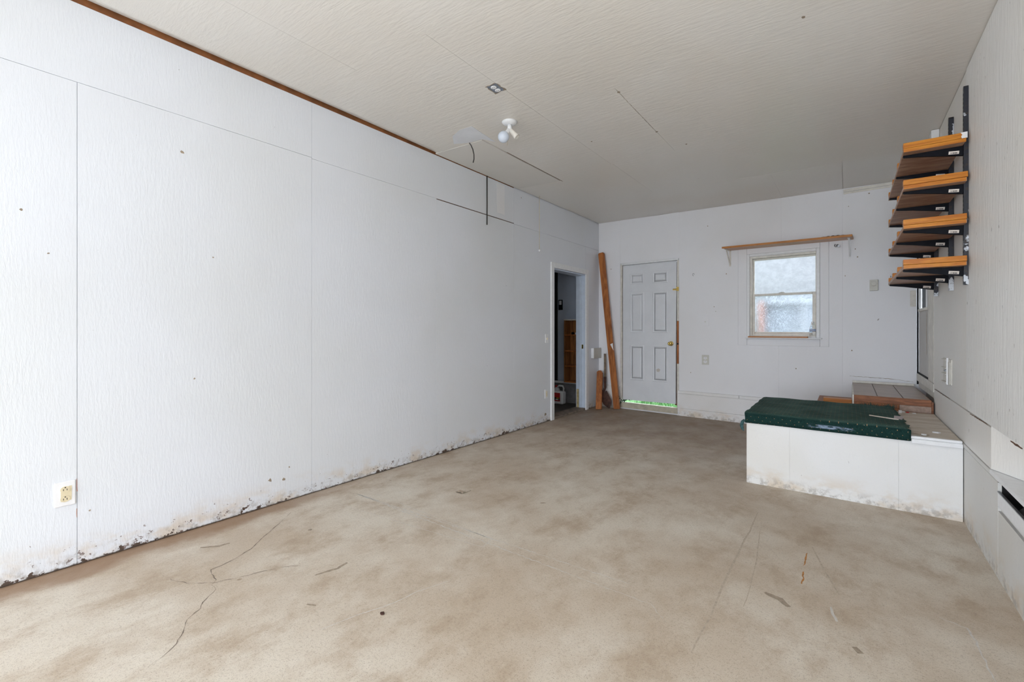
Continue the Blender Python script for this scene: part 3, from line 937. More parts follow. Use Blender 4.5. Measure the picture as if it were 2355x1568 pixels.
for a, b in ((0.515, 0.735), (0.860, 1.085)):
    door_field(a, b, 1.84, 2.005)
    door_field(a, b, 1.135, 1.725)
    door_field(a, b, 0.44, 0.955)
# frame strips round the door
MB(BW).box((DS0 - 0.018, -0.06, 0.11), (DS0 + 0.006, 0.006, 2.165)).build('frame_side', 'trim_old', door_1, bevel=0.002)
MB(BW).box((DS0 - 0.018, -0.06, 2.140), (1.232, 0.006, 2.165)).build('frame_head', 'trim', door_1, bevel=0.002)
MB(BW).box((1.214, -0.06, 0.11), (1.236, 0.002, 1.06 - 0.35)).build('frame_side', 'trim_old', door_1, bevel=0.002)
MB(BW).box((1.214, -0.06, 0.712), (1.236, 0.003, 1.30)).build('frame_side', 'board_pine', door_1)['label'] = 'bare orange wood strip where the jamb is worn'
MB(BW).box((1.214, -0.06, 1.302), (1.236, 0.002, 2.139)).build('frame_side', 'trim_old', door_1, bevel=0.002)
MB(BW).box((DS0 - 0.018, -0.048, 0.0205), (1.221, 0.014, 0.100)).build('threshold', plain('threshold_wood', (0.55, 0.50, 0.40), 0.6, vary=0.25, scale=12), door_1, bevel=0.003)
for zz in (1.86, 1.05, 0.30):
    MB(BW).box((DS0 - 0.012, 0.006, zz), (DS0 + 0.012, 0.010, zz + 0.09)).build('hinge', 'trim_old', door_1)
kc = BW(1.129, -0.006, 0.986)
m = MB(); m.lathe([(0, 0.033), (0.004, 0.033), (0.009, 0.026), (0.011, 0.012), (0.03, 0.011), (0.036, 0.020), (0.045, 0.027), (0.058, 0.027), (0.066, 0.020), (0.067, 0.009), (0.062, 0.007), (0.062, 0.0)], kc, NB, 24)
m.build('knob', 'brass', door_1, smooth=True)
m = MB(); m.lathe([(0, 0.012), (0.004, 0.010), (0.005, 0.0)], BW(1.225, 0.0035, 0.985), NB, 12); m.build('strike_screw', 'black_metal', door_1)
m = MB(BW)
m.box((1.155, -0.006, 1.725), (1.20, 0.002, 1.745)); m.box((1.205, 0.002, 1.715), (1.24, 0.008, 1.770))
m.tube([(1.16, 0.008, 1.742), (1.225, 0.012, 1.742)], 0.006, 8)
m.tube([(1.222, 0.014, 1.72), (1.222, 0.014, 1.765)], 0.005, 8)
m.build('latch', 'brass', door_1)
MB(BW).box((DS0 + 0.007, -0.075, 2.05), (1.213, -0.047, 2.139)).build('stop', 'trim', door_1)
MB(BW).box((1.165, -0.075, 0.13), (1.2125, -0.047, 2.049)).build('stop', 'brown_gap', door_1)
MB(BW).box((DS0 + 0.007, -0.075, 0.13), (0.43, -0.047, 2.049)).build('stop', 'trim', door_1)
# stains
strip([(0.92, 0.60), (0.95, 0.61), (0.97, 0.60)], 0.05, -0.0012, lambda s, z, d: BW(s, d, z), 0.3).build('smudge', plain('door_smudge', (0.58, 0.54, 0.50), 0.6), door_1)

# ---- window in the back wall
window_1 = struct_empty('window_1', tuple(BW(2.48, 0, 1.08)))
# broad flat surround board
for a0, a1, z0, z1 in ((1.992, WS0 - 0.042, 0.985, 2.2), (WS1 + 0.022, 2.940, 0.985, 2.2), (WS0 - 0.040, WS1 + 0.020, 0.985, 1.068), (WS0 - 0.040, WS1 + 0.020, 2.122, 2.2)):
    MB(BW).box((a0, -PT, z0), (a1, 0.008, z1)).build('surround_board', 'wall_back', window_1, bevel=0.002)
# casing
CS0, CS1, CZ0, CZ1 = 2.095, 2.856, 1.068, 2.120
for a0, a1, z0, z1 in ((CS0, 2.125, CZ0, CZ1), (2.822, CS1, CZ0, CZ1), (2.126, 2.821, 2.090, CZ1), (2.126, 2.821, CZ0, 1.098)):
    MB(BW).box((a0, -0.02, z0), (a1, 0.016, z1)).build('casing', 'trim', window_1, bevel=0.003)
for a0, a1, z0, z1 in ((2.127, 2.150, 1.10, 2.088), (2.818, 2.834, 1.10, 2.088), (2.151, 2.817, 2.062, 2.088), (2.151, 2.817, 1.10, 1.118)):
    MB(BW).box((a0, -0.10, z0), (a1, -0.004, z1)).build('frame', 'trim_old', window_1, bevel=0.002)
# upper pane (further out) and lower sash (nearer)
for a0, a1, z0, z1 in ((2.152, 2.168, 1.60, 2.060), (2.808, 2.817, 1.60, 2.060), (2.169, 2.807, 2.040, 2.060)):
    MB(BW).box((a0, -0.075, z0), (a1, -0.045, z1)).build('upper_sash', 'trim_old', window_1, bevel=0.002)
MB(BW).box((2.169, -0.062, 1.60), (2.807, -0.058, 2.040)).build('upper_pane', 'glass_top', window_1)
sash = MB(BW)
for a0, a1, z0, z1 in ((2.152, 2.180, 1.119, 1.622), (2.782, 2.817, 1.119, 1.622), (2.181, 2.781, 1.595, 1.622), (2.181, 2.781, 1.119, 1.152)):
    MB(BW).box((a0, -0.042, z0), (a1, -0.010, z1)).build('lower_sash', 'trim_old', window_1, bevel=0.003)
MB(BW).box((2.181, -0.028, 1.152), (2.781, -0.024, 1.595)).build('lower_pane', 'glass_low', window_1)
m = MB(BW)
m.box((2.44, -0.036, 1.623), (2.50, -0.012, 1.629)); m.box((2.455, -0.030, 1.629), (2.49, -0.016, 1.636))
m.build('sash_lock', 'trim_old', window_1, bevel=0.002)
MB(BW).box((CS0 - 0.01, 0.0165, 1.070), (2.88, 0.075, 1.084)).build('sill', 'trim', window_1, bevel=0.003)
tag(MB(BW).box((2.122, 0.018, 1.0845), (2.745, 0.085, 1.100)).build('window_board', 'shelf_front', bevel=0.002), 'thin orange wood strip lying on the window sill', 'board')

# ---- platform, step and what lies on them
struct_p = thing('platform', 'low white painted platform with a plywood top along the right wall', 'platform', (-0.03, 4.4, 0.0))
PY = 3.905
ux = Vector((1, -0.0235, 0)).normalized()


def PF(a, d, z): return Vector((-0.631, PY + 0.012, 0)) + ux * a + Vector((-ux.y * -1, -1, 0)).normalized() * 0 + Vector((0, -d, z))


for a0, a1 in ((0.0, 0.2855), (0.2860, 0.8980), (0.8985, 1.200)):
    MB(PF).box((a0, -0.016, 0.0), (a1, 0.0, 0.462)).build('front_panel', 'platform_paint', struct_p)
MB(PF).box((0.003, -1.15, 0.0), (1.198, -0.017, 0.46)).build('base', 'platform_paint', struct_p)
MB(PF).box((0.0, -1.15, 0.463), (1.198, 0.004, 0.480)).build('top_board', 'plywood', struct_p, bevel=0.002)
MB(PF).box((0.955, -0.012, 0.4805), (1.196, 0.014, 0.497)).build('nosing', 'trim', struct_p, bevel=0.003)
MB(PF).box((0.960, 0.0045, 0.452), (1.198, 0.022, 0.4802)).build('edge_strip', 'trim', struct_p, bevel=0.003)
MB(PF).box((0.96, -1.13, 0.4805), (1.196, -0.0125, 0.492)).build('top_board', 'plywood', struct_p)

# carpet: sheet with thickness, rounded over the front edge, ragged right edge
def carpet_mesh():
    m = MB()
    prof = [(3.896, 0.463), (3.892, 0.480), (3.891, 0.500), (3.892, 0.520), (3.897, 0.534), (3.908, 0.543), (3.93, 0.547)]
    n = 16
    prof += [(3.93 + (4.86 - 3.93) * k / n, 0.547 + 0.003 * sin(k * 1.7)) for k in range(1, n + 1)]
    prof += [(4.90, 0.540), (4.905, 0.515), (4.905, 0.486), (3.93, 0.486), (3.915, 0.4815), (3.912, 0.463)]
    nx = 46
    vs, fs = [], []
    L_ = len(prof)
    rr = random.Random(3)
    jag = [rr.uniform(-0.012, 0.012) for _ in range(L_)]
    for i in range(nx + 1):
        u = i / nx
        for j, (y, z) in enumerate(prof):
            x0, x1 = -0.641 + 0.003 * sin(j * 0.9), 0.325 - 0.035 * min(1, max(0, (y - 3.9))) + jag[j]
            x = x0 + (x1 - x0) * u
            zz = z + (0.0015 * sin(x * 23 + y * 9) if z > 0.54 else 0)
            yy = y + (0.003 * sin(x * 12) if z < 0.54 and y < 4 else 0) - 0.0235 * (x + 0.63) - 0.0 
            if u < 0.01 and z > 0.52:
                zz -= 0.004
            vs.append((x, yy + 0.006, zz))
    for i in range(nx):
        for j in range(L_):
            j2 = (j + 1) % L_
            a, b = i * L_ + j, i * L_ + j2
            fs.append((a, b, b + L_, a + L_))
    fs.append(tuple(range(L_))[::-1])
    fs.append(tuple(nx * L_ + k for k in range(L_)))
    return m.add(vs, fs)


cp = thing('carpet_cover', 'dark green carpet with small dots covering the white platform', 'carpet', (-0.15, 4.4, 0.4805))
carpet_mesh().build('carpet_sheet', 'carpet', cp, smooth=True)
m = MB()
rr = random.Random(9)
for k in range(150):
    y = rr.uniform(3.90, 4.86)
    x = 0.312 - 0.035 * (y - 3.9)
    l = rr.uniform(0.008, 0.03)
    z = 0.543 if y > 3.92 else rr.uniform(0.48, 0.54)
    dz = rr.uniform(-0.02, 0.004)
    w_ = 0.002
    m.add([(x, y, z), (x, y + w_, z), (x + l, y + w_ + rr.uniform(-0.01, 0.01), z + dz), (x, y, z - 0.003)], [(0, 1, 2), (0, 2, 3), (1, 3, 2), (0, 3, 1)])
for k in range(120):
    x = rr.gauss(0.15, 0.03) if k < 60 else rr.gauss(0.27, 0.02)
    y = 4.86 + rr.uniform(-0.05, 0.03)
    l = rr.uniform(0.01, 0.04)
    w_ = 0.004
    m.add([(x, y, 0.54), (x + w_, y, 0.54), (x + rr.uniform(-0.03, 0.03), y + rr.uniform(-0.02, 0.02), 0.54 + l), (x, y + w_, 0.54)], [(0, 1, 2), (0, 2, 3), (1, 3, 2), (0, 3, 1)])
fr = m.build('frayed_edge', 'carpet', cp)
fr['kind'] = 'stuff'
# loose thread bundle at the left corner
m = MB()
m.tube([(-0.642, 3.90, 0.485), (-0.655, 3.895, 0.47), (-0.662, 3.89, 0.44), (-0.655, 3.89, 0.415), (-0.648, 3.895, 0.40)], [0.008, 0.012, 0.013, 0.010, 0.004], 8)
m.build('corner_tuft', plain('teal_threads', (0.05, 0.13, 0.14), 0.9, vary=0.5, scale=60), cp, smooth=True)
m = MB()
ring = [(0.205 + 0.022 * cos(a), 3.889, 0.517 + 0.010 * sin(a)) for a in [pi * (0.05 + 1.05 * k / 8) for k in range(9)]]
m.tube(ring, 0.0035, 8)
m.build('paint_smear', 'paint_patch', cp, smooth=True)

tag(MB().prism([(0.262, 4.200), (0.305, 4.170), (0.325, 4.330), (0.272, 4.335)], 0.5515, 0.5525, 2).build('leaflet', 'paper_pink'), 'small faded pinkish leaflet at the right end of the green carpet', 'paper')
tag(MB().prism([(0.125, 4.232), (0.262, 4.150), (0.285, 4.152), (0.130, 4.240)], 0.5515, 0.5575, 2).build('wood_splinter', 'plywood'), 'long pale wood splinter lying on the green carpet', 'splinter')
tag(MB().prism([(0.31, 3.985), (0.42, 3.960), (0.425, 3.972), (0.315, 3.993)], 0.4975, 0.5005, 2).build('dark_strip', 'smear'), 'thin brown strip lying on the platform edge', 'strip')

# box step against the back wall
st = thing('box_step', 'boxy wooden step below the right entry door with worn boards on top', 'step', (0.3, 5.65, 0.462))
SY0 = 5.075


def SB(x, y, z): return Vector((x, y - 0.0617 * (x - 0.04), z))


MB(SB).box((0.04, SY0, 0.4605), (0.565, 6.24, 0.583)).build('base', 'riser_wood', st)
for a0, a1 in ((0.040, 0.205), (0.209, 0.375), (0.379, 0.545)):
    MB(SB).box((a0, SY0 + 0.0, 0.5835), (a1, 6.235, 0.602)).build('tread_board', 'tile_wood', st, bevel=0.002)
MB(SB).box((0.045, SY0 - 0.014, 0.546), (0.55, SY0 - 0.0005, 0.602)).build('upper_riser', 'riser_wood', st, bevel=0.002)
MB(SB).box((0.060, SY0 - 0.012, 0.4805), (0.35, SY0 - 0.0005, 0.545)).build('lower_riser', 'riser_wood', st, bevel=0.002)
MB(SB).box((0.352, SY0 - 0.010, 0.4925), (0.55, SY0 - 0.0005, 0.545)).build('lower_riser', plain('worn_pinkish_board', (0.45, 0.33, 0.27), 0.7, vary=0.3), st, bevel=0.002)
MB(SB).box((0.034, SY0 - 0.012, 0.4805), (0.043, SY0 + 0.9, 0.603)).build('side_trim', 'trim_old', st)
MB(SB).box((0.04, 6.215, 0.6025), (0.545, 6.235, 0.625)).build('back_moulding', 'trim_old', st, bevel=0.003)
# lower step to the left
t = thing('low_step', 'low brown plank step left of the boxy step by the back wall', 'step', (-0.1, 5.6, 0.0))
MB(SB).box((-0.24, 5.19, 0.0), (0.032, 6.0, 0.440)).build('base', 'riser_wood', t)
MB(SB).box((-0.25, 5.18, 0.4405), (0.032, 6.0, 0.462)).build('tread_board', 'riser_wood', t, bevel=0.002)
tag(MB(SB).box((-0.195, 5.42, 0.4625), (0.031, 5.52, 0.510)).build('loose_plank', 'shelf_front', bevel=0.003), 'short orange brown plank lying on the low step', 'plank')
# debris
for (x, y, mt, s_, lb) in [(0.345, 4.93, 'plate_white', 0.012, 'white crumb of plaster standing by the torn carpet corner'),
                           (0.40, 4.98, 'red', 0.010, 'tiny red scrap below the box step'),
                           (0.44, 4.96, 'plate_white', 0.016, 'small white scrap in front of the box step, right of the red one'),
                           (0.375, 4.99, 'plate_white', 0.012, 'small white scrap in front of the box step, left of the red one'),
                           (0.475, 4.12, 'trim', 0.016, 'white wood chip on the plywood near the right wall'),
                           (0.40, 3.96, 'trim', 0.013, 'small white chip on the platform front edge')]:
    r_ = random.Random(int(x * 1000))
    z0 = 0.4925 if y > 4.0 else 0.4975
    pts = [(x + s_ * (0.6 + 0.7 * r_.random()) * cos(a), y + s_ * (0.6 + 0.7 * r_.random()) * sin(a)) for a in [2 * pi * k / 6 for k in range(6)]]
    hh = 0.022 if 'crumb' in lb else 0.006
    tag(MB().prism(pts, z0, z0 + hh, 2).build('scrap', mt), lb, 'scrap')

# ---- bracketed shelves on the right wall
SY = (3.722, 4.213, 4.86)          # standards
for i, y in enumerate(SY):
    m = MB(RW)
    z1 = 2.60 if i < 2 else 2.30
    m.box((y, 0.001, 1.443), (y + 0.026, 0.026, z1))
    poly = [(y, z1), (y + 0.026, z1), (y + 0.020, z1 + 0.010), (y + 0.006, z1 + 0.010)]
    m.prism(poly, 0.001, 0.026, 1)
    o = thing('shelf_standard', ['black slotted upright rail on the right wall, nearest of the three', 'black upright rail on the right wall, middle of the three', 'black upright rail on the right wall, farthest of the three'][i], 'rail', (XR - 0.013, y + 0.013, 1.443), 'upright rails of the shelving')
    m.build('channel', 'standard', o, bevel=0.001)
    ms = MB(RW)
    zz = 1.48
    while zz < z1 - 0.03:
        ms.box((y + 0.006, 0.0262, zz), (y + 0.009, 0.0268, zz + 0.014))
        ms.box((y + 0.017, 0.0262, zz), (y + 0.020, 0.0268, zz + 0.014))
        zz += 0.025
    ms.build('slots', 'dark', o)['kind'] = 'stuff'

SHZ = [(2.262, 'topmost'), (2.037, 'second from top'), (1.795, 'third from top'), (1.552, 'lowest')]
X0, X1 = 0.274, 0.552
for k, (z, lab) in enumerate(SHZ):
    t = thing('wall_shelf', 'orange pine shelf on black brackets on the right wall, %s of the four' % lab, 'shelf', (0.42, 4.3, z), 'pine shelves on the right wall')
    MB().box((X0, 3.662, z), (X1 if k else 0.545, 4.955, z + 0.022)).build('board', 'pine_under', t, bevel=0.0015)
    MB().box((X0 + 0.0005, 3.6585, z + 0.0005), (X1 - 0.004, 3.6615, z + 0.0215)).build('end_grain', 'pine_end', t)
    for j, yy in enumerate((3.659, 4.07, 4.49, 4.89)):
        MB().box((X0 - 0.001, yy, z + 0.0236), (X1 + (0.004 if k == 1 else 0), yy + 0.05, z + 0.056)).build('cleat', 'pine_end', t, bevel=0.002)
    for j, y in enumerate(SY):
        yb = y + 0.004
        m = MB()
        xi = XR - 0.027
        prof = [(xi, z - 0.001), (X0 + 0.004, z - 0.001), (X0 + 0.001, z - 0.008), (X0 + 0.006, z - 0.013), (X0 + 0.09, z - 0.024), (xi, z - 0.058)]
        m.prism(prof, yb, yb + 0.018, 1)
        b = m.build('bracket', 'black_metal', t, bevel=0.001)
        slope = -0.034 / (xi - X0 - 0.09)
        MB().prism([(0.482, z - 0.040), (0.527, z - 0.045), (0.529, z - 0.027), (0.484, z - 0.022)], yb - 0.0010, yb - 0.0002, 1).build('sticker', 'sticker', b)
    # screws under the brackets
# sticker print: small dark marks (part of the brackets' stickers)
for sh in [o for o in list(COL.objects) if o.name.startswith('wall_shelf')]:
    for br in [c for c in sh.children if c.name.startswith('bracket')]:
        st_ = [c for c in br.children if c.name.startswith('sticker')][0]
        z = Vector(sh['org']).z
        yb = Vector(br['org']).y - 0.009
        m = MB()
        for q, (a, w_) in enumerate([(0.492, 0.003), (0.499, 0.0025), (0.503, 0.004), (0.508, 0.002), (0.5115, 0.0045), (0.517, 0.003)]):
            dz = -0.0355 - (a - 0.492) * 0.11
            m.box((a, yb - 0.0016, z + dz - 0.0035), (a + w_, yb - 0.0011, z + dz + 0.004))
        # same mesh level as the sticker: print sits on the sticker, child of the bracket
        m.build('sticker_print', 'black_print', br)
# splash of white paint on the first shelf's corner
MB().prism([(0.530, 2.2845), (0.5535, 2.2845), (0.5535, 2.319), (0.524, 2.319), (0.532, 2.305), (0.527, 2.297)], 3.6575, 3.6588, 1).build('paint_splash', 'plate_white', [o for o in COL.objects if o.name == 'wall_shelf'][0])

# ---- shelf above the window
t = thing('window_shelf', 'long thin orange pine shelf above the window', 'shelf', tuple(BW(2.5, 0.1, 2.19)))
m = MB(BW)
m.prism([(1.872, 2.193), (3.165, 2.176), (3.165, 2.198), (1.872, 2.215)], 0.004, 0.205, 1)
m.build('board', 'pale_under', t, bevel=0.001)
m = MB(BW); m.prism([(1.852, 2.196), (3.166, 2.178), (3.166, 2.2005), (1.852, 2.2185)], 0.2052, 0.212, 1)
m.build('front_edge', 'shelf_front', t, bevel=0.001)
for s_, zt in ((1.885, 2.190), (3.12, 2.174)):
    br = MB(BW)
    br.box((s_, 0.0, zt - 0.20), (s_ + 0.022, 0.003, zt - 0.0015))
    br.box((s_, 0.003, zt - 0.0045), (s_ + 0.022, 0.185, zt - 0.0015))
    br.prism([(0.175, zt - 0.004), (0.185, zt - 0.012), (0.010, zt - 0.185), (0.003, zt - 0.172)], s_ + 0.006, s_ + 0.016, 0)
    br.build('bracket', 'trim_old' if s_ < 2 else 'trim', t, bevel=0.001)
m = MB(BW)
rr = random.Random(4)
vs, fs = [], []
n = 18
for i in range(n + 1):
    s_ = 2.88 + 0.23 * i / n
    h = 0.006 + 0.006 * abs(sin(i * 0.9)) * sin(pi * i / n)
    zb = 2.201 - (s_ - 1.852) * 0.0137 + 0.0185
    for d, z in ((0.12, zb), (0.125, zb + h), (0.165, zb + h * 1.2), (0.185, zb)):
        vs.append((s_, d, z))
for i in range(n):
    for j in range(4):
        j2 = (j + 1) % 4
        fs.append((i * 4 + j, i * 4 + j2, (i + 1) * 4 + j2, (i + 1) * 4 + j))
fs += [(0, 1, 2, 3), (n * 4 + 3, n * 4 + 2, n * 4 + 1, n * 4)]
tag(m.add(vs, fs).build('dark_strap', 'dark_cloth', smooth=True), 'dark folded strap lying on the right end of the window shelf', 'strap')

# ---- bottle
bo = BW(2.790, 0.045, 1.0845)
t = thing('water_bottle', 'clear plastic water bottle with blue and white label at the window sill', 'bottle', tuple(bo))
m = MB()
prof = [(0.0, 0.022), (0.002, 0.027), (0.010, 0.030), (0.025, 0.029), (0.030, 0.031), (0.045, 0.0295), (0.050, 0.031), (0.074, 0.030), (0.075, 0.031), (0.105, 0.031), (0.115, 0.031), (0.140, 0.024), (0.158, 0.014), (0.165, 0.0125), (0.172, 0.0125)]
m.lathe(prof, bo, (0, 0, 1), 24)
m.build('body', 'bottle', t, smooth=True)
m = MB(); m.lathe([(0, 0.0135), (0.002, 0.0145), (0.013, 0.0145), (0.015, 0.012)], Vector(bo) + Vector((0, 0, 0.1725)), (0, 0, 1), 18)
m.build('cap', 'plate_white', t)
m = MB(); m.lathe([(0, 0.0313), (0.026, 0.0313), (0.0262, 0.0300)], Vector(bo) + Vector((0, 0, 0.078)), (0, 0, 1), 24)
lb = m.build('label', 'plate_white', t, smooth=True)
m = MB()
for zz in (0.080, 0.094):
    m.lathe([(0, 0.0316), (0.006, 0.0316), (0.0061, 0.0312)], Vector(bo) + Vector((0, 0, zz)), (0, 0, 1), 24)
m.build('label_band', 'blue_print', lb, smooth=True)


# ---- switch plates, outlets, thermostat
def outlet(name, label, f, a, z, w_, h_, faces=True, cover='plate_white', face='plate_white', cat='outlet', sgn=1):
    t = thing(name, label, cat, tuple(f(a + w_ / 2, 0, z)))
    MB(f).box((a, 0.0, z), (a + w_, 0.006, z + h_)).build('cover_plate', cover, t, bevel=0.003)
    if faces:
        for zz in (z + h_ * 0.30, z + h_ * 0.68):
            m = MB(f)
            ca = a + w_ / 2
            r = w_ * 0.24
            pts = [(ca + r * cos(q), zz + r * 0.85 * sin(q)) for q in [2 * pi * k / 18 for k in range(18)]]
            m.prism(pts, 0.006, 0.0085, 1)
            rec = m.build('receptacle', face, t)
            ms = MB(f)
            ms.box((ca - r * 0.42, 0.0086, zz - r * 0.30), (ca - r * 0.28, 0.0092, zz + r * 0.18))
            ms.box((ca + r * 0.28, 0.0086, zz - r * 0.30), (ca + r * 0.42, 0.0092, zz + r * 0.18))
            pts = [(ca + r * 0.16 * cos(q), zz + r * 0.52 + r * 0.16 * sin(q)) for q in [2 * pi * k / 10 for k in range(10)]]
            ms.prism(pts, 0.0086, 0.0092, 1)
            ms.build('slots', 'black_print', rec)
    return t


t = outlet('wall_outlet', 'white wall outlet with ivory sockets low on the left wall', LW, 0.460, 0.311, 0.076, 0.121, face='ivory')
MB(LW).prism([(0.482, 0.335), (0.521, 0.338), (0.522, 0.408), (0.512, 0.408), (0.503, 0.398), (0.482, 0.392)], 0.0061, 0.0072, 1).build('bare_ivory_patch', 'ivory', t)
strip([(0.541, 0.435), (0.5415, 0.40), (0.5405, 0.37)], 0.004, 0.0006, lambda y, z, d: LW(y, d, z), 0.6).build('torn_paint', plain('torn_paper', (0.45, 0.25, 0.22), 0.9), wall_left)
strip([(0.5415, 0.285), (0.541, 0.24)], 0.004, 0.0006, lambda y, z, d: LW(y, d, z), 0.6).build('torn_paint', plain('torn_paper_low', (0.42, 0.20, 0.13), 0.9), wall_left)
for (y_, z_, r_) in [(0.99, 1.93 + 0.28, 0.010), (1.49, 0.175, 0.012), (1.58, 0.155, 0.010), (0.44, 1.55, 0.005), (1.05, 1.02 - 0.13, 0.005), (1.15, 1.62, 0.005), (4.93, 0.10, 0.018), (0.35, 1.74, 0.005), (4.40, 2.74, 0.007), (0.59, 0.26, 0.004), (1.62, 0.23, 0.006)]:
    rq = random.Random(int(y_ * 100))
    pts = [(y_ + r_ * (0.5 + rq.random()) * cos(a), z_ + r_ * (0.5 + rq.random()) * sin(a)) for a in [2 * pi * k / 8 for k in range(8)]]
    MB(LW).prism(pts, 0.0, 0.0009, 1).build('paint_chip', 'smear', wall_left)

t = outlet('light_switch', 'white light switch on the left wall beside the open doorway', LW, 4.925, 1.01, 0.072, 0.115, faces=False, cat='switch')
MB(LW).box((4.952, 0.006, 1.052), (4.968, 0.016, 1.076)).build('toggle', 'ivory', t, bevel=0.002)
t = outlet('wall_outlet', 'ivory and white outlet on the left wall low beside the open doorway', LW, 4.912, 0.302, 0.072, 0.113, faces=False)
MB(LW).box((4.938, 0.006, 0.325), (4.962, 0.010, 0.395)).build('receptacle', 'ivory', t, bevel=0.003)
t = outlet('light_switch', 'white switch plate on the back wall right of the white door', BW, 1.546, 1.226, 0.090, 0.128, faces=False, cover='wall_back', cat='switch')
MB(BW).box((1.585, 0.006, 1.278), (1.596, 0.016, 1.292)).build('toggle', 'plate_grey', t, bevel=0.002)
outlet('wall_outlet', 'white wall outlet on the back wall below the switch plate', BW, 1.546, 0.716, 0.090, 0.128, cover='plate_grey', face='plate_white')
# thermostat
t = thing('thermostat', 'beige square dial thermostat on the back wall right of the window', 'thermostat', tuple(BW(3.34, 0, 1.60)))
MB(BW).box((3.305, 0.0, 1.600), (3.377, 0.026, 1.718)).build('housing', 'plate_grey', t, bevel=0.004)
m = MB(); m.lathe([(0, 0.024), (0.006, 0.023), (0.008, 0.019), (0.008, 0)], BW(3.341, 0.026, 1.675), NB, 24); m.build('dial', 'plate_grey', t)
MB(BW).box((3.318, 0.026, 1.648), (3.364, 0.027, 1.6495)).build('scale_line', 'smear', t)
m = MB()
for a_ in range(8):
    q = 2 * pi * a_ / 8
    c_ = BW(3.341 + 0.029 * cos(q), 0.0265, 1.675 + 0.029 * sin(q))
    m.sphere(c_, 0.0015, 6, 4)
m.build('tick_marks', 'smear', t)
# utility box on left wall in the corner
t = thing('junction_box', 'white square junction box in the corner right of the open doorway', 'box', tuple(LW(6.33, 0, 0.75)))
MB(LW).box((6.215, 0.0, 0.75), (6.455, 0.045, 0.90)).build('body', 'trim', t, bevel=0.003)
MB(LW).box((6.212, 0.0455, 0.747), (6.458, 0.051, 0.903)).build('lid', 'plate_grey', t, bevel=0.002)
# hooks
m = MB(BW)
m.tube([(1.448, 0.001, 1.925), (1.448, 0.018, 1.930), (1.440, 0.024, 1.938), (1.430, 0.022, 1.925), (1.432, 0.02, 1.908), (1.444, 0.016, 1.903)], 0.0025, 8)
tag(m.build('wire_hook', 'grey_metal', smooth=True), 'small bent wire hook on the back wall between door and window', 'hook')
m = MB(BW)
m.lathe([(0, 0.014), (0.006, 0.012), (0.01, 0.005)], BW(3.02, 0.0, 2.128), NB, 12)
m.tube([(3.02, 0.01, 2.13), (3.02, 0.03, 2.12), (3.005, 0.036, 2.108), (2.995, 0.03, 2.12), (3.00, 0.02, 2.14)], 0.004, 8)
m.box((3.022, 0.012, 2.105), (3.045, 0.03, 2.128))
tag(m.build('wall_hook', 'grey_metal'), 'small metal hook under the window shelf at its right end', 'hook')

# ---- corner: leaning board, short stake, shovel
def plank(name, p0, p1, wdir, w_, th, mat, parent=None, cut=0.02, bevel=0.003):
    p0, p1, wd = Vector(p0), Vector(p1), Vector(wdir).normalized()
    ax = (p1 - p0).normalized()
    wd = (wd - ax * wd.dot(ax)).normalized()
    td = ax.cross(wd).normalized()
    L_ = (p1 - p0).length
    def F(a, b, c): return p0 + wd * a + td * b + ax * c
    m = MB(F)
    m.prism([(-w_ / 2, 0), (w_ / 2, 0), (w_ / 2, L_ - cut), (w_ / 2 - cut * 0.7, L_), (-w_ / 2 + cut * 0.7, L_), (-w_ / 2, L_ - cut * 0.6)], -th / 2, th / 2, 1)
    return m.build(name, mat, parent, bevel=bevel), F


t = thing('leaning_board', 'tall reddish wood board leaning in the corner beside the white door', 'board', (-2.75, 6.32, 0.0))
o, F = plank('board', (-2.742, 6.325, 0.012), (-3.035, 6.415, 2.355), (1, 0.0, 0), 0.092, 0.036, 'board_pine', t)
m = MB(F)
m.prism([(0.046, 0.86), (0.046, 0.97), (0.004, 0.955), (0.016, 0.93)], 0.0182, 0.0205, 1)
m.prism([(0.046, 0.86), (0.046, 0.97), (0.004, 0.955), (0.016, 0.93)], -0.0205, -0.0182, 1)
m.build('paint_mark', 'plate_white', t)
t = thing('wood_stake', 'short pointed reddish stake standing in the corner left of the shovel', 'stake', (-2.96, 6.17, 0.0))
plank('board', (-2.962, 6.175, 0.002), (-3.04, 6.38, 0.555), (1, 0.2, 0), 0.088, 0.035, 'board_pine', t, cut=0.035)

t = thing('shovel', 'rusty shovel with weathered wooden handle standing upside in the corner', 'shovel', (-2.90, 6.34, 0.0))
m = MB()
m.tube([(-2.972, 6.405, 0.815), (-2.966, 6.40, 0.70), (-2.962, 6.39, 0.46)], [0.016, 0.017, 0.018], 12)
m.build('handle', 'handle_wood', t, smooth=True)
m = MB()
m.tube([(-2.962, 6.389, 0.465), (-2.960, 6.383, 0.40), (-2.955, 6.375, 0.31), (-2.965, 6.365, 0.265), (-2.990, 6.355, 0.235), (-2.975, 6.345, 0.21)], [0.021, 0.021, 0.020, 0.018, 0.016, 0.014], 12)
m.build('socket', 'rust', t, smooth=True)
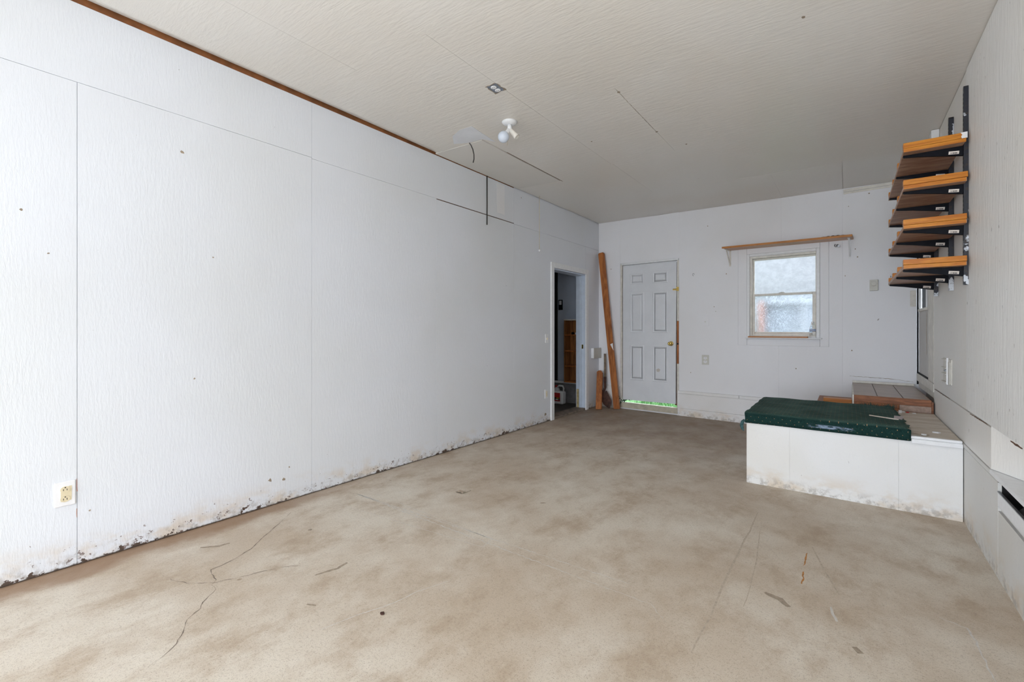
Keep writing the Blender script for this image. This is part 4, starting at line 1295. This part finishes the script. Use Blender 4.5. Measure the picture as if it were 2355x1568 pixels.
# blade: curved dished plate from shoulder to tip
vs, fs = [], []
A, Bp = Vector((-2.985, 6.345, 0.235)), Vector((-2.865, 6.325, 0.003))
axb = (Bp - A)
side = (axb.cross(Vector((-0.75, 0.65, -0.1)))).normalized()
side = (side - axb.normalized() * side.dot(axb.normalized())).normalized()
nrm = axb.normalized().cross(side)
NU, NV = 12, 8
for sgn in (0, 1):
    for i in range(NU + 1):
        u = i / NU
        half = 0.074 * (0.92 + 0.10 * u) if u < 0.55 else 0.074 * max(0.10, (1 - ((u - 0.55) / 0.45) ** 2.0)) * 0.98
        for j in range(NV + 1):
            v = j / NV * 2 - 1
            p = A + axb * u + side * (half * v) + nrm * (0.018 * v * v + 0.008 * sin(pi * u) + sgn * 0.003)
            p.z = max(p.z, 0.001 + 0.001 * sgn)
            vs.append(tuple(p))
K = (NU + 1) * (NV + 1)
for i in range(NU):
    for j in range(NV):
        a = i * (NV + 1) + j
        fs.append((a, a + 1, a + NV + 2, a + NV + 1))
        fs.append((K + a, K + a + NV + 1, K + a + NV + 2, K + a + 1))
MB().add(vs, fs).build('blade', 'rust', t, smooth=True)

# ---- ivy creeping in at the door sill
t = thing('ivy_sprig', 'green ivy sprig creeping in under the white door at the left sill', 'ivy', tuple(BW(0.37, 0.02, 0.0)))
vine_pts = [(0.42, -0.02, 0.125), (0.41, 0.02, 0.122), (0.385, 0.035, 0.10), (0.36, 0.04, 0.07), (0.335, 0.05, 0.03), (0.32, 0.06, 0.008)]
m = MB(BW)
m.tube(vine_pts, 0.0022, 6)
m.tube([(0.40, 0.02, 0.122), (0.45, 0.01, 0.135), (0.50, 0.0, 0.14), (0.53, 0.005, 0.137)], 0.0018, 6)
m.tube([(0.40, 0.02, 0.122), (0.37, 0.015, 0.15), (0.355, 0.02, 0.175)], 0.0018, 6)
m.build('stem', 'vine', t)
lr = random.Random(12)


def ivy_leaf(s, d, z, size):
    c = BW(s, d, z)
    a1 = Vector((lr.uniform(-1, 1), lr.uniform(-1, 0.2), lr.uniform(-0.6, 0.6))).normalized()
    n_ = Vector((lr.uniform(-0.4, 0.4), -1, lr.uniform(0, 0.8))).normalized()
    b1 = a1.cross(n_).normalized()
    outline = [(0, 0), (0.28, 0.42), (0.5, 0.22), (1.0, 0.0), (0.5, -0.22), (0.28, -0.42)]
    m = MB()
    vs = [tuple(c + a1 * (p[0] * size) + b1 * (p[1] * size)) for p in outline] + [tuple(c + a1 * (0.4 * size) + n_ * 0.003)]
    m.add(vs, [(6, i, (i + 1) % 6) for i in range(6)])
    m.build('leaf', 'leaf', t)


for s, d, z in [(0.42, 0.0, 0.125), (0.405, 0.03, 0.118), (0.39, 0.035, 0.105), (0.375, 0.04, 0.09), (0.36, 0.04, 0.07), (0.35, 0.045, 0.055), (0.335, 0.05, 0.03), (0.325, 0.055, 0.012), (0.44, 0.01, 0.135), (0.47, 0.005, 0.137), (0.50, 0.0, 0.14), (0.53, 0.003, 0.137), (0.37, 0.015, 0.15), (0.357, 0.02, 0.172), (0.385, 0.02, 0.135), (0.40, 0.035, 0.10), (0.345, 0.05, 0.045), (0.415, 0.02, 0.13)]:
    ivy_leaf(s, d, z, lr.uniform(0.032, 0.05))

# ---- ceiling lamp with one globe bulb and one empty socket
lx, ly = -2.126, 2.851
lz = ceil_z(lx)
t = thing('ceiling_lamp', 'white two-socket ceiling lamp holder with one round white bulb', 'lamp', (lx, ly, lz - 0.13))
m = MB(); m.lathe([(0, 0.060), (0.004, 0.062), (0.016, 0.050), (0.022, 0.030), (0.024, 0.0)], (lx, ly, lz - 0.0005), (0, 0, -1), 28)
m.build('canopy', 'trim', t, smooth=True)
j0 = Vector((lx, ly, lz - 0.022))
m = MB(); m.lathe([(0, 0.016), (0.02, 0.017), (0.038, 0.021), (0.042, 0.012)], j0, (0, 0, -1), 16); m.build('swivel_joint', 'trim', t, smooth=True)
dB = Vector((-0.25, -0.55, -0.80)).normalized()
dE = Vector((0.62, 0.30, -0.80)).normalized()
jc = j0 + Vector((0, 0, -0.035))
m = MB(); m.lathe([(0, 0.012), (0.010, 0.017), (0.045, 0.019), (0.058, 0.024), (0.058, 0.021), (0.04, 0.016), (0.02, 0.0)], jc, dB, 20); m.build('socket', 'trim', t, smooth=True)
m = MB(); m.lathe([(0, 0.012), (0.012, 0.018), (0.055, 0.019), (0.090, 0.026), (0.090, 0.0235), (0.055, 0.016), (0.03, 0.015), (0.03, 0.0)], jc, dE, 20); m.build('socket', 'trim_old', t, smooth=True)
m = MB(); m.sphere(jc + dB * 0.090, 0.044, 28, 18); m.build('bulb', 'bulb', t, smooth=True)
m = MB(); m.lathe([(0, 0.0145), (0.004, 0.0145), (0.004, 0)], jc + dE * 0.0305, dE, 16); m.build('socket_contact', 'black_print', t)
m = MB(); m.tube([jc + dB * 0.05 + Vector((0.02, 0, 0)), jc + Vector((0.004, -0.03, -0.09)), jc + Vector((0.004, -0.035, -0.14))], 0.0008, 5); m.build('pull_chain', 'brass', t)

# ---- ceiling outlet set in a ragged hole
t = thing('ceiling_outlet', 'old double socket set into a ragged hole in the ceiling', 'outlet', tuple(CE(-1.895, 0, 2.38)))
rr = random.Random(21)
def ragged(x0, x1, y0, y1, n, j):
    out = []
    for (a, b) in (((x0, y0), (x1, y0)), ((x1, y0), (x1, y1)), ((x1, y1), (x0, y1)), ((x0, y1), (x0, y0))):
        for k in range(n):
            u = k / n
            out.append((a[0] + (b[0] - a[0]) * u + rr.uniform(-j, j), a[1] + (b[1] - a[1]) * u + rr.uniform(-j, j)))
    return out
MB(CE).prism(ragged(-1.945, -1.855, 2.335, 2.445, 5, 0.007), 0.0, 0.0012, 1).build('ragged_rim', 'smear', t)
MB(CE).prism(ragged(-1.937, -1.862, 2.340, 2.437, 5, 0.004), 0.0013, 0.0022, 1).build('metal_box', plain('galvanised_box', (0.22, 0.25, 0.31), 0.5, vary=0.5, scale=60), t)
for yy in (2.367, 2.411):
    pts = [(-1.898 + 0.021 * cos(q), yy + 0.017 * sin(q)) for q in [2 * pi * k / 16 for k in range(16)]]
    rec = MB(CE).prism(pts, 0.0023, 0.008, 1).build('receptacle', 'trim', t, bevel=0.001)
    ms = MB(CE)
    ms.box((-1.907, 0.0081, yy - 0.004), (-1.905, 0.0086, yy + 0.004)); ms.box((-1.893, 0.0081, yy - 0.004), (-1.891, 0.0086, yy + 0.004))
    ms.build('slots', 'black_print', rec)

# wire hanging from the ceiling by the hatch
m = MB()
z0 = ceil_z(-2.66)
m.tube([(-2.665, 2.985, z0 - 0.003), (-2.645, 2.985, z0 - 0.03), (-2.625, 2.985, z0 - 0.07), (-2.613, 2.985, z0 - 0.115), (-2.612, 2.985, z0 - 0.155), (-2.622, 2.985, z0 - 0.185)], 0.0045, 8)
tag(m.build('hanging_wire', 'cable', smooth=True), 'short curved black wire hanging from the ceiling hatch', 'wire')
# pull cord with a small ball
t = thing('pull_cord', 'thin yellowish pull cord with a small white ball hanging by the left wall', 'cord', (XL + 0.06, 4.70, 2.15))
cz = ceil_z(XL + 0.06)
m = MB(); m.tube([(XL + 0.06, 4.70, cz - 0.002), (XL + 0.061, 4.70, 2.5), (XL + 0.060, 4.70, 2.168)], 0.0025, 6); m.build('cord', 'cord', t)
m = MB(); m.sphere((XL + 0.06, 4.70, 2.153), 0.014, 16, 10); m.build('ball', 'plate_white', t, smooth=True)

# ---- white plastic holder on the right wall
t = thing('wall_holder', 'white painted holder with small ledges on the right wall below the shelves', 'holder', (XR - 0.02, 4.44, 0.79))
MB(RW).box((4.27, 0.0005, 0.80), (4.60, 0.007, 0.975)).build('back_plate', 'trim_old', t, bevel=0.003)
MB(RW).box((4.372, 0.007, 0.795), (4.383, 0.018, 0.982)).build('flange', 'trim', t, bevel=0.002)
for zz in (0.805, 0.862, 0.905, 0.962):
    MB(RW).box((4.384, 0.007, zz), (4.56, 0.022, zz + 0.008)).build('ledge', 'trim_old', t, bevel=0.001)
MB(RW).box((4.30, 0.007, 0.803), (4.372, 0.010, 0.955)).build('inner_plate', 'trim_old', t)
m = MB(RW); m.box((4.40, 0.007, 0.885), (4.44, 0.022, 0.897)); m.build('clip', 'grey_metal', t)

# ---- little things on the floor
def floor_bit(name, label, cat, x, y, r, mat, h=0.004, sx=1.0):
    q = random.Random(int(abs(x * y) * 1000))
    pts = [(x + sx * r * (0.6 + 0.6 * q.random()) * cos(a), y + r * (0.6 + 0.6 * q.random()) * sin(a)) for a in [2 * pi * k / 8 for k in range(8)]]
    return tag(MB().prism(pts, 0.0005, h, 2).build(name, mat), label, cat)


floor_bit('pebble', 'small dark blue-grey pebble on the floor beside the white scratch', 'pebble', -1.555, 1.20, 0.009, 'rust', 0.007)
t = thing('dry_leaf', 'curled dry brown leaf on the floor a little off the left wall', 'leaf', (-2.26, 2.44, 0.0))
m = MB()
m.add([(-2.30, 2.42, 0.001), (-2.28, 2.45, 0.012), (-2.25, 2.46, 0.006), (-2.22, 2.45, 0.016), (-2.23, 2.42, 0.002), (-2.26, 2.41, 0.010), (-2.26, 2.435, 0.003)], [(6, 0, 1), (6, 1, 2), (6, 2, 3), (6, 3, 4), (6, 4, 5), (6, 5, 0)])
m.build('blade', 'smear', t)
m = MB(); m.tube([(-2.23, 2.43, 0.004), (-2.20, 2.45, 0.014), (-2.19, 2.47, 0.02)], 0.001, 5); m.build('stalk', 'vine', t)
floor_bit('dirt_crumb', 'brown dirt crumb on the floor in front of the left wall crack', 'crumb', -2.55, 1.45, 0.010, 'smear')

# ================================================================ OUTSIDE
struct(MB().box((-30, -30, -0.30), (30, -2.86, -0.125)).build('driveway', 'drive'))
struct(MB().box((-9, 6.72, -0.25), (6, 16, -0.06)).build('lawn', 'grass'))
gr = random.Random(5)
m = MB()
for k in range(1400):
    s = gr.uniform(0.2, 1.4)
    d = -gr.uniform(0.16, 1.5)
    h = gr.uniform(0.04, 0.13)
    p = BW(s, d, -0.061)
    l = Vector((gr.uniform(-0.03, 0.03), gr.uniform(-0.03, 0.03), h))
    m.add([tuple(p), tuple(p + Vector((0.005, 0, 0))), tuple(p + l)], [(0, 1, 2)], W)
g = m.build('grass_blades', 'grass')
g['kind'] = 'stuff'
tag(g, 'bright green grass showing under the white door', 'grass')
# shed wall and posts behind the obscured window
t = thing('shed', 'pale shed wall blurred behind the hazy lower window pane', 'shed', (0.3, 9.6, -0.06))
MB().box((-1.17, 9.0, -0.06), (2.6, 9.15, 1.62)).build('wall', 'outside_wall', t)
MB().box((-1.17, 8.9, 1.62), (2.7, 9.2, 1.74)).build('roof_edge', 'outside_pale', t)
MB().box((-1.235, 8.86, -0.06), (-1.175, 8.98, 1.66)).build('post', 'outside_red', t)
MB().box((-0.60, 8.88, -0.06), (-0.56, 8.98, 1.62)).build('post', 'outside_pale', t)
hm = MB()  # grey mass added to cover the sky and dim the upper pane
hr_ = random.Random(8)
for k in range(130):
    c = (hr_.uniform(-6, 6), hr_.uniform(11.5, 12.5), hr_.uniform(0.3, 5.4))
    hm.sphere(c, hr_.uniform(0.5, 0.9), 10, 6)
tag(hm.build('sky_block', 'sky_block', smooth=True), 'added grey mass blocking the sky behind the frosted upper window pane', 'sky_block')

bpy.context.view_layer.update()
for o in list(bpy.data.objects):
    if 'org' in o.keys():
        del o['org']
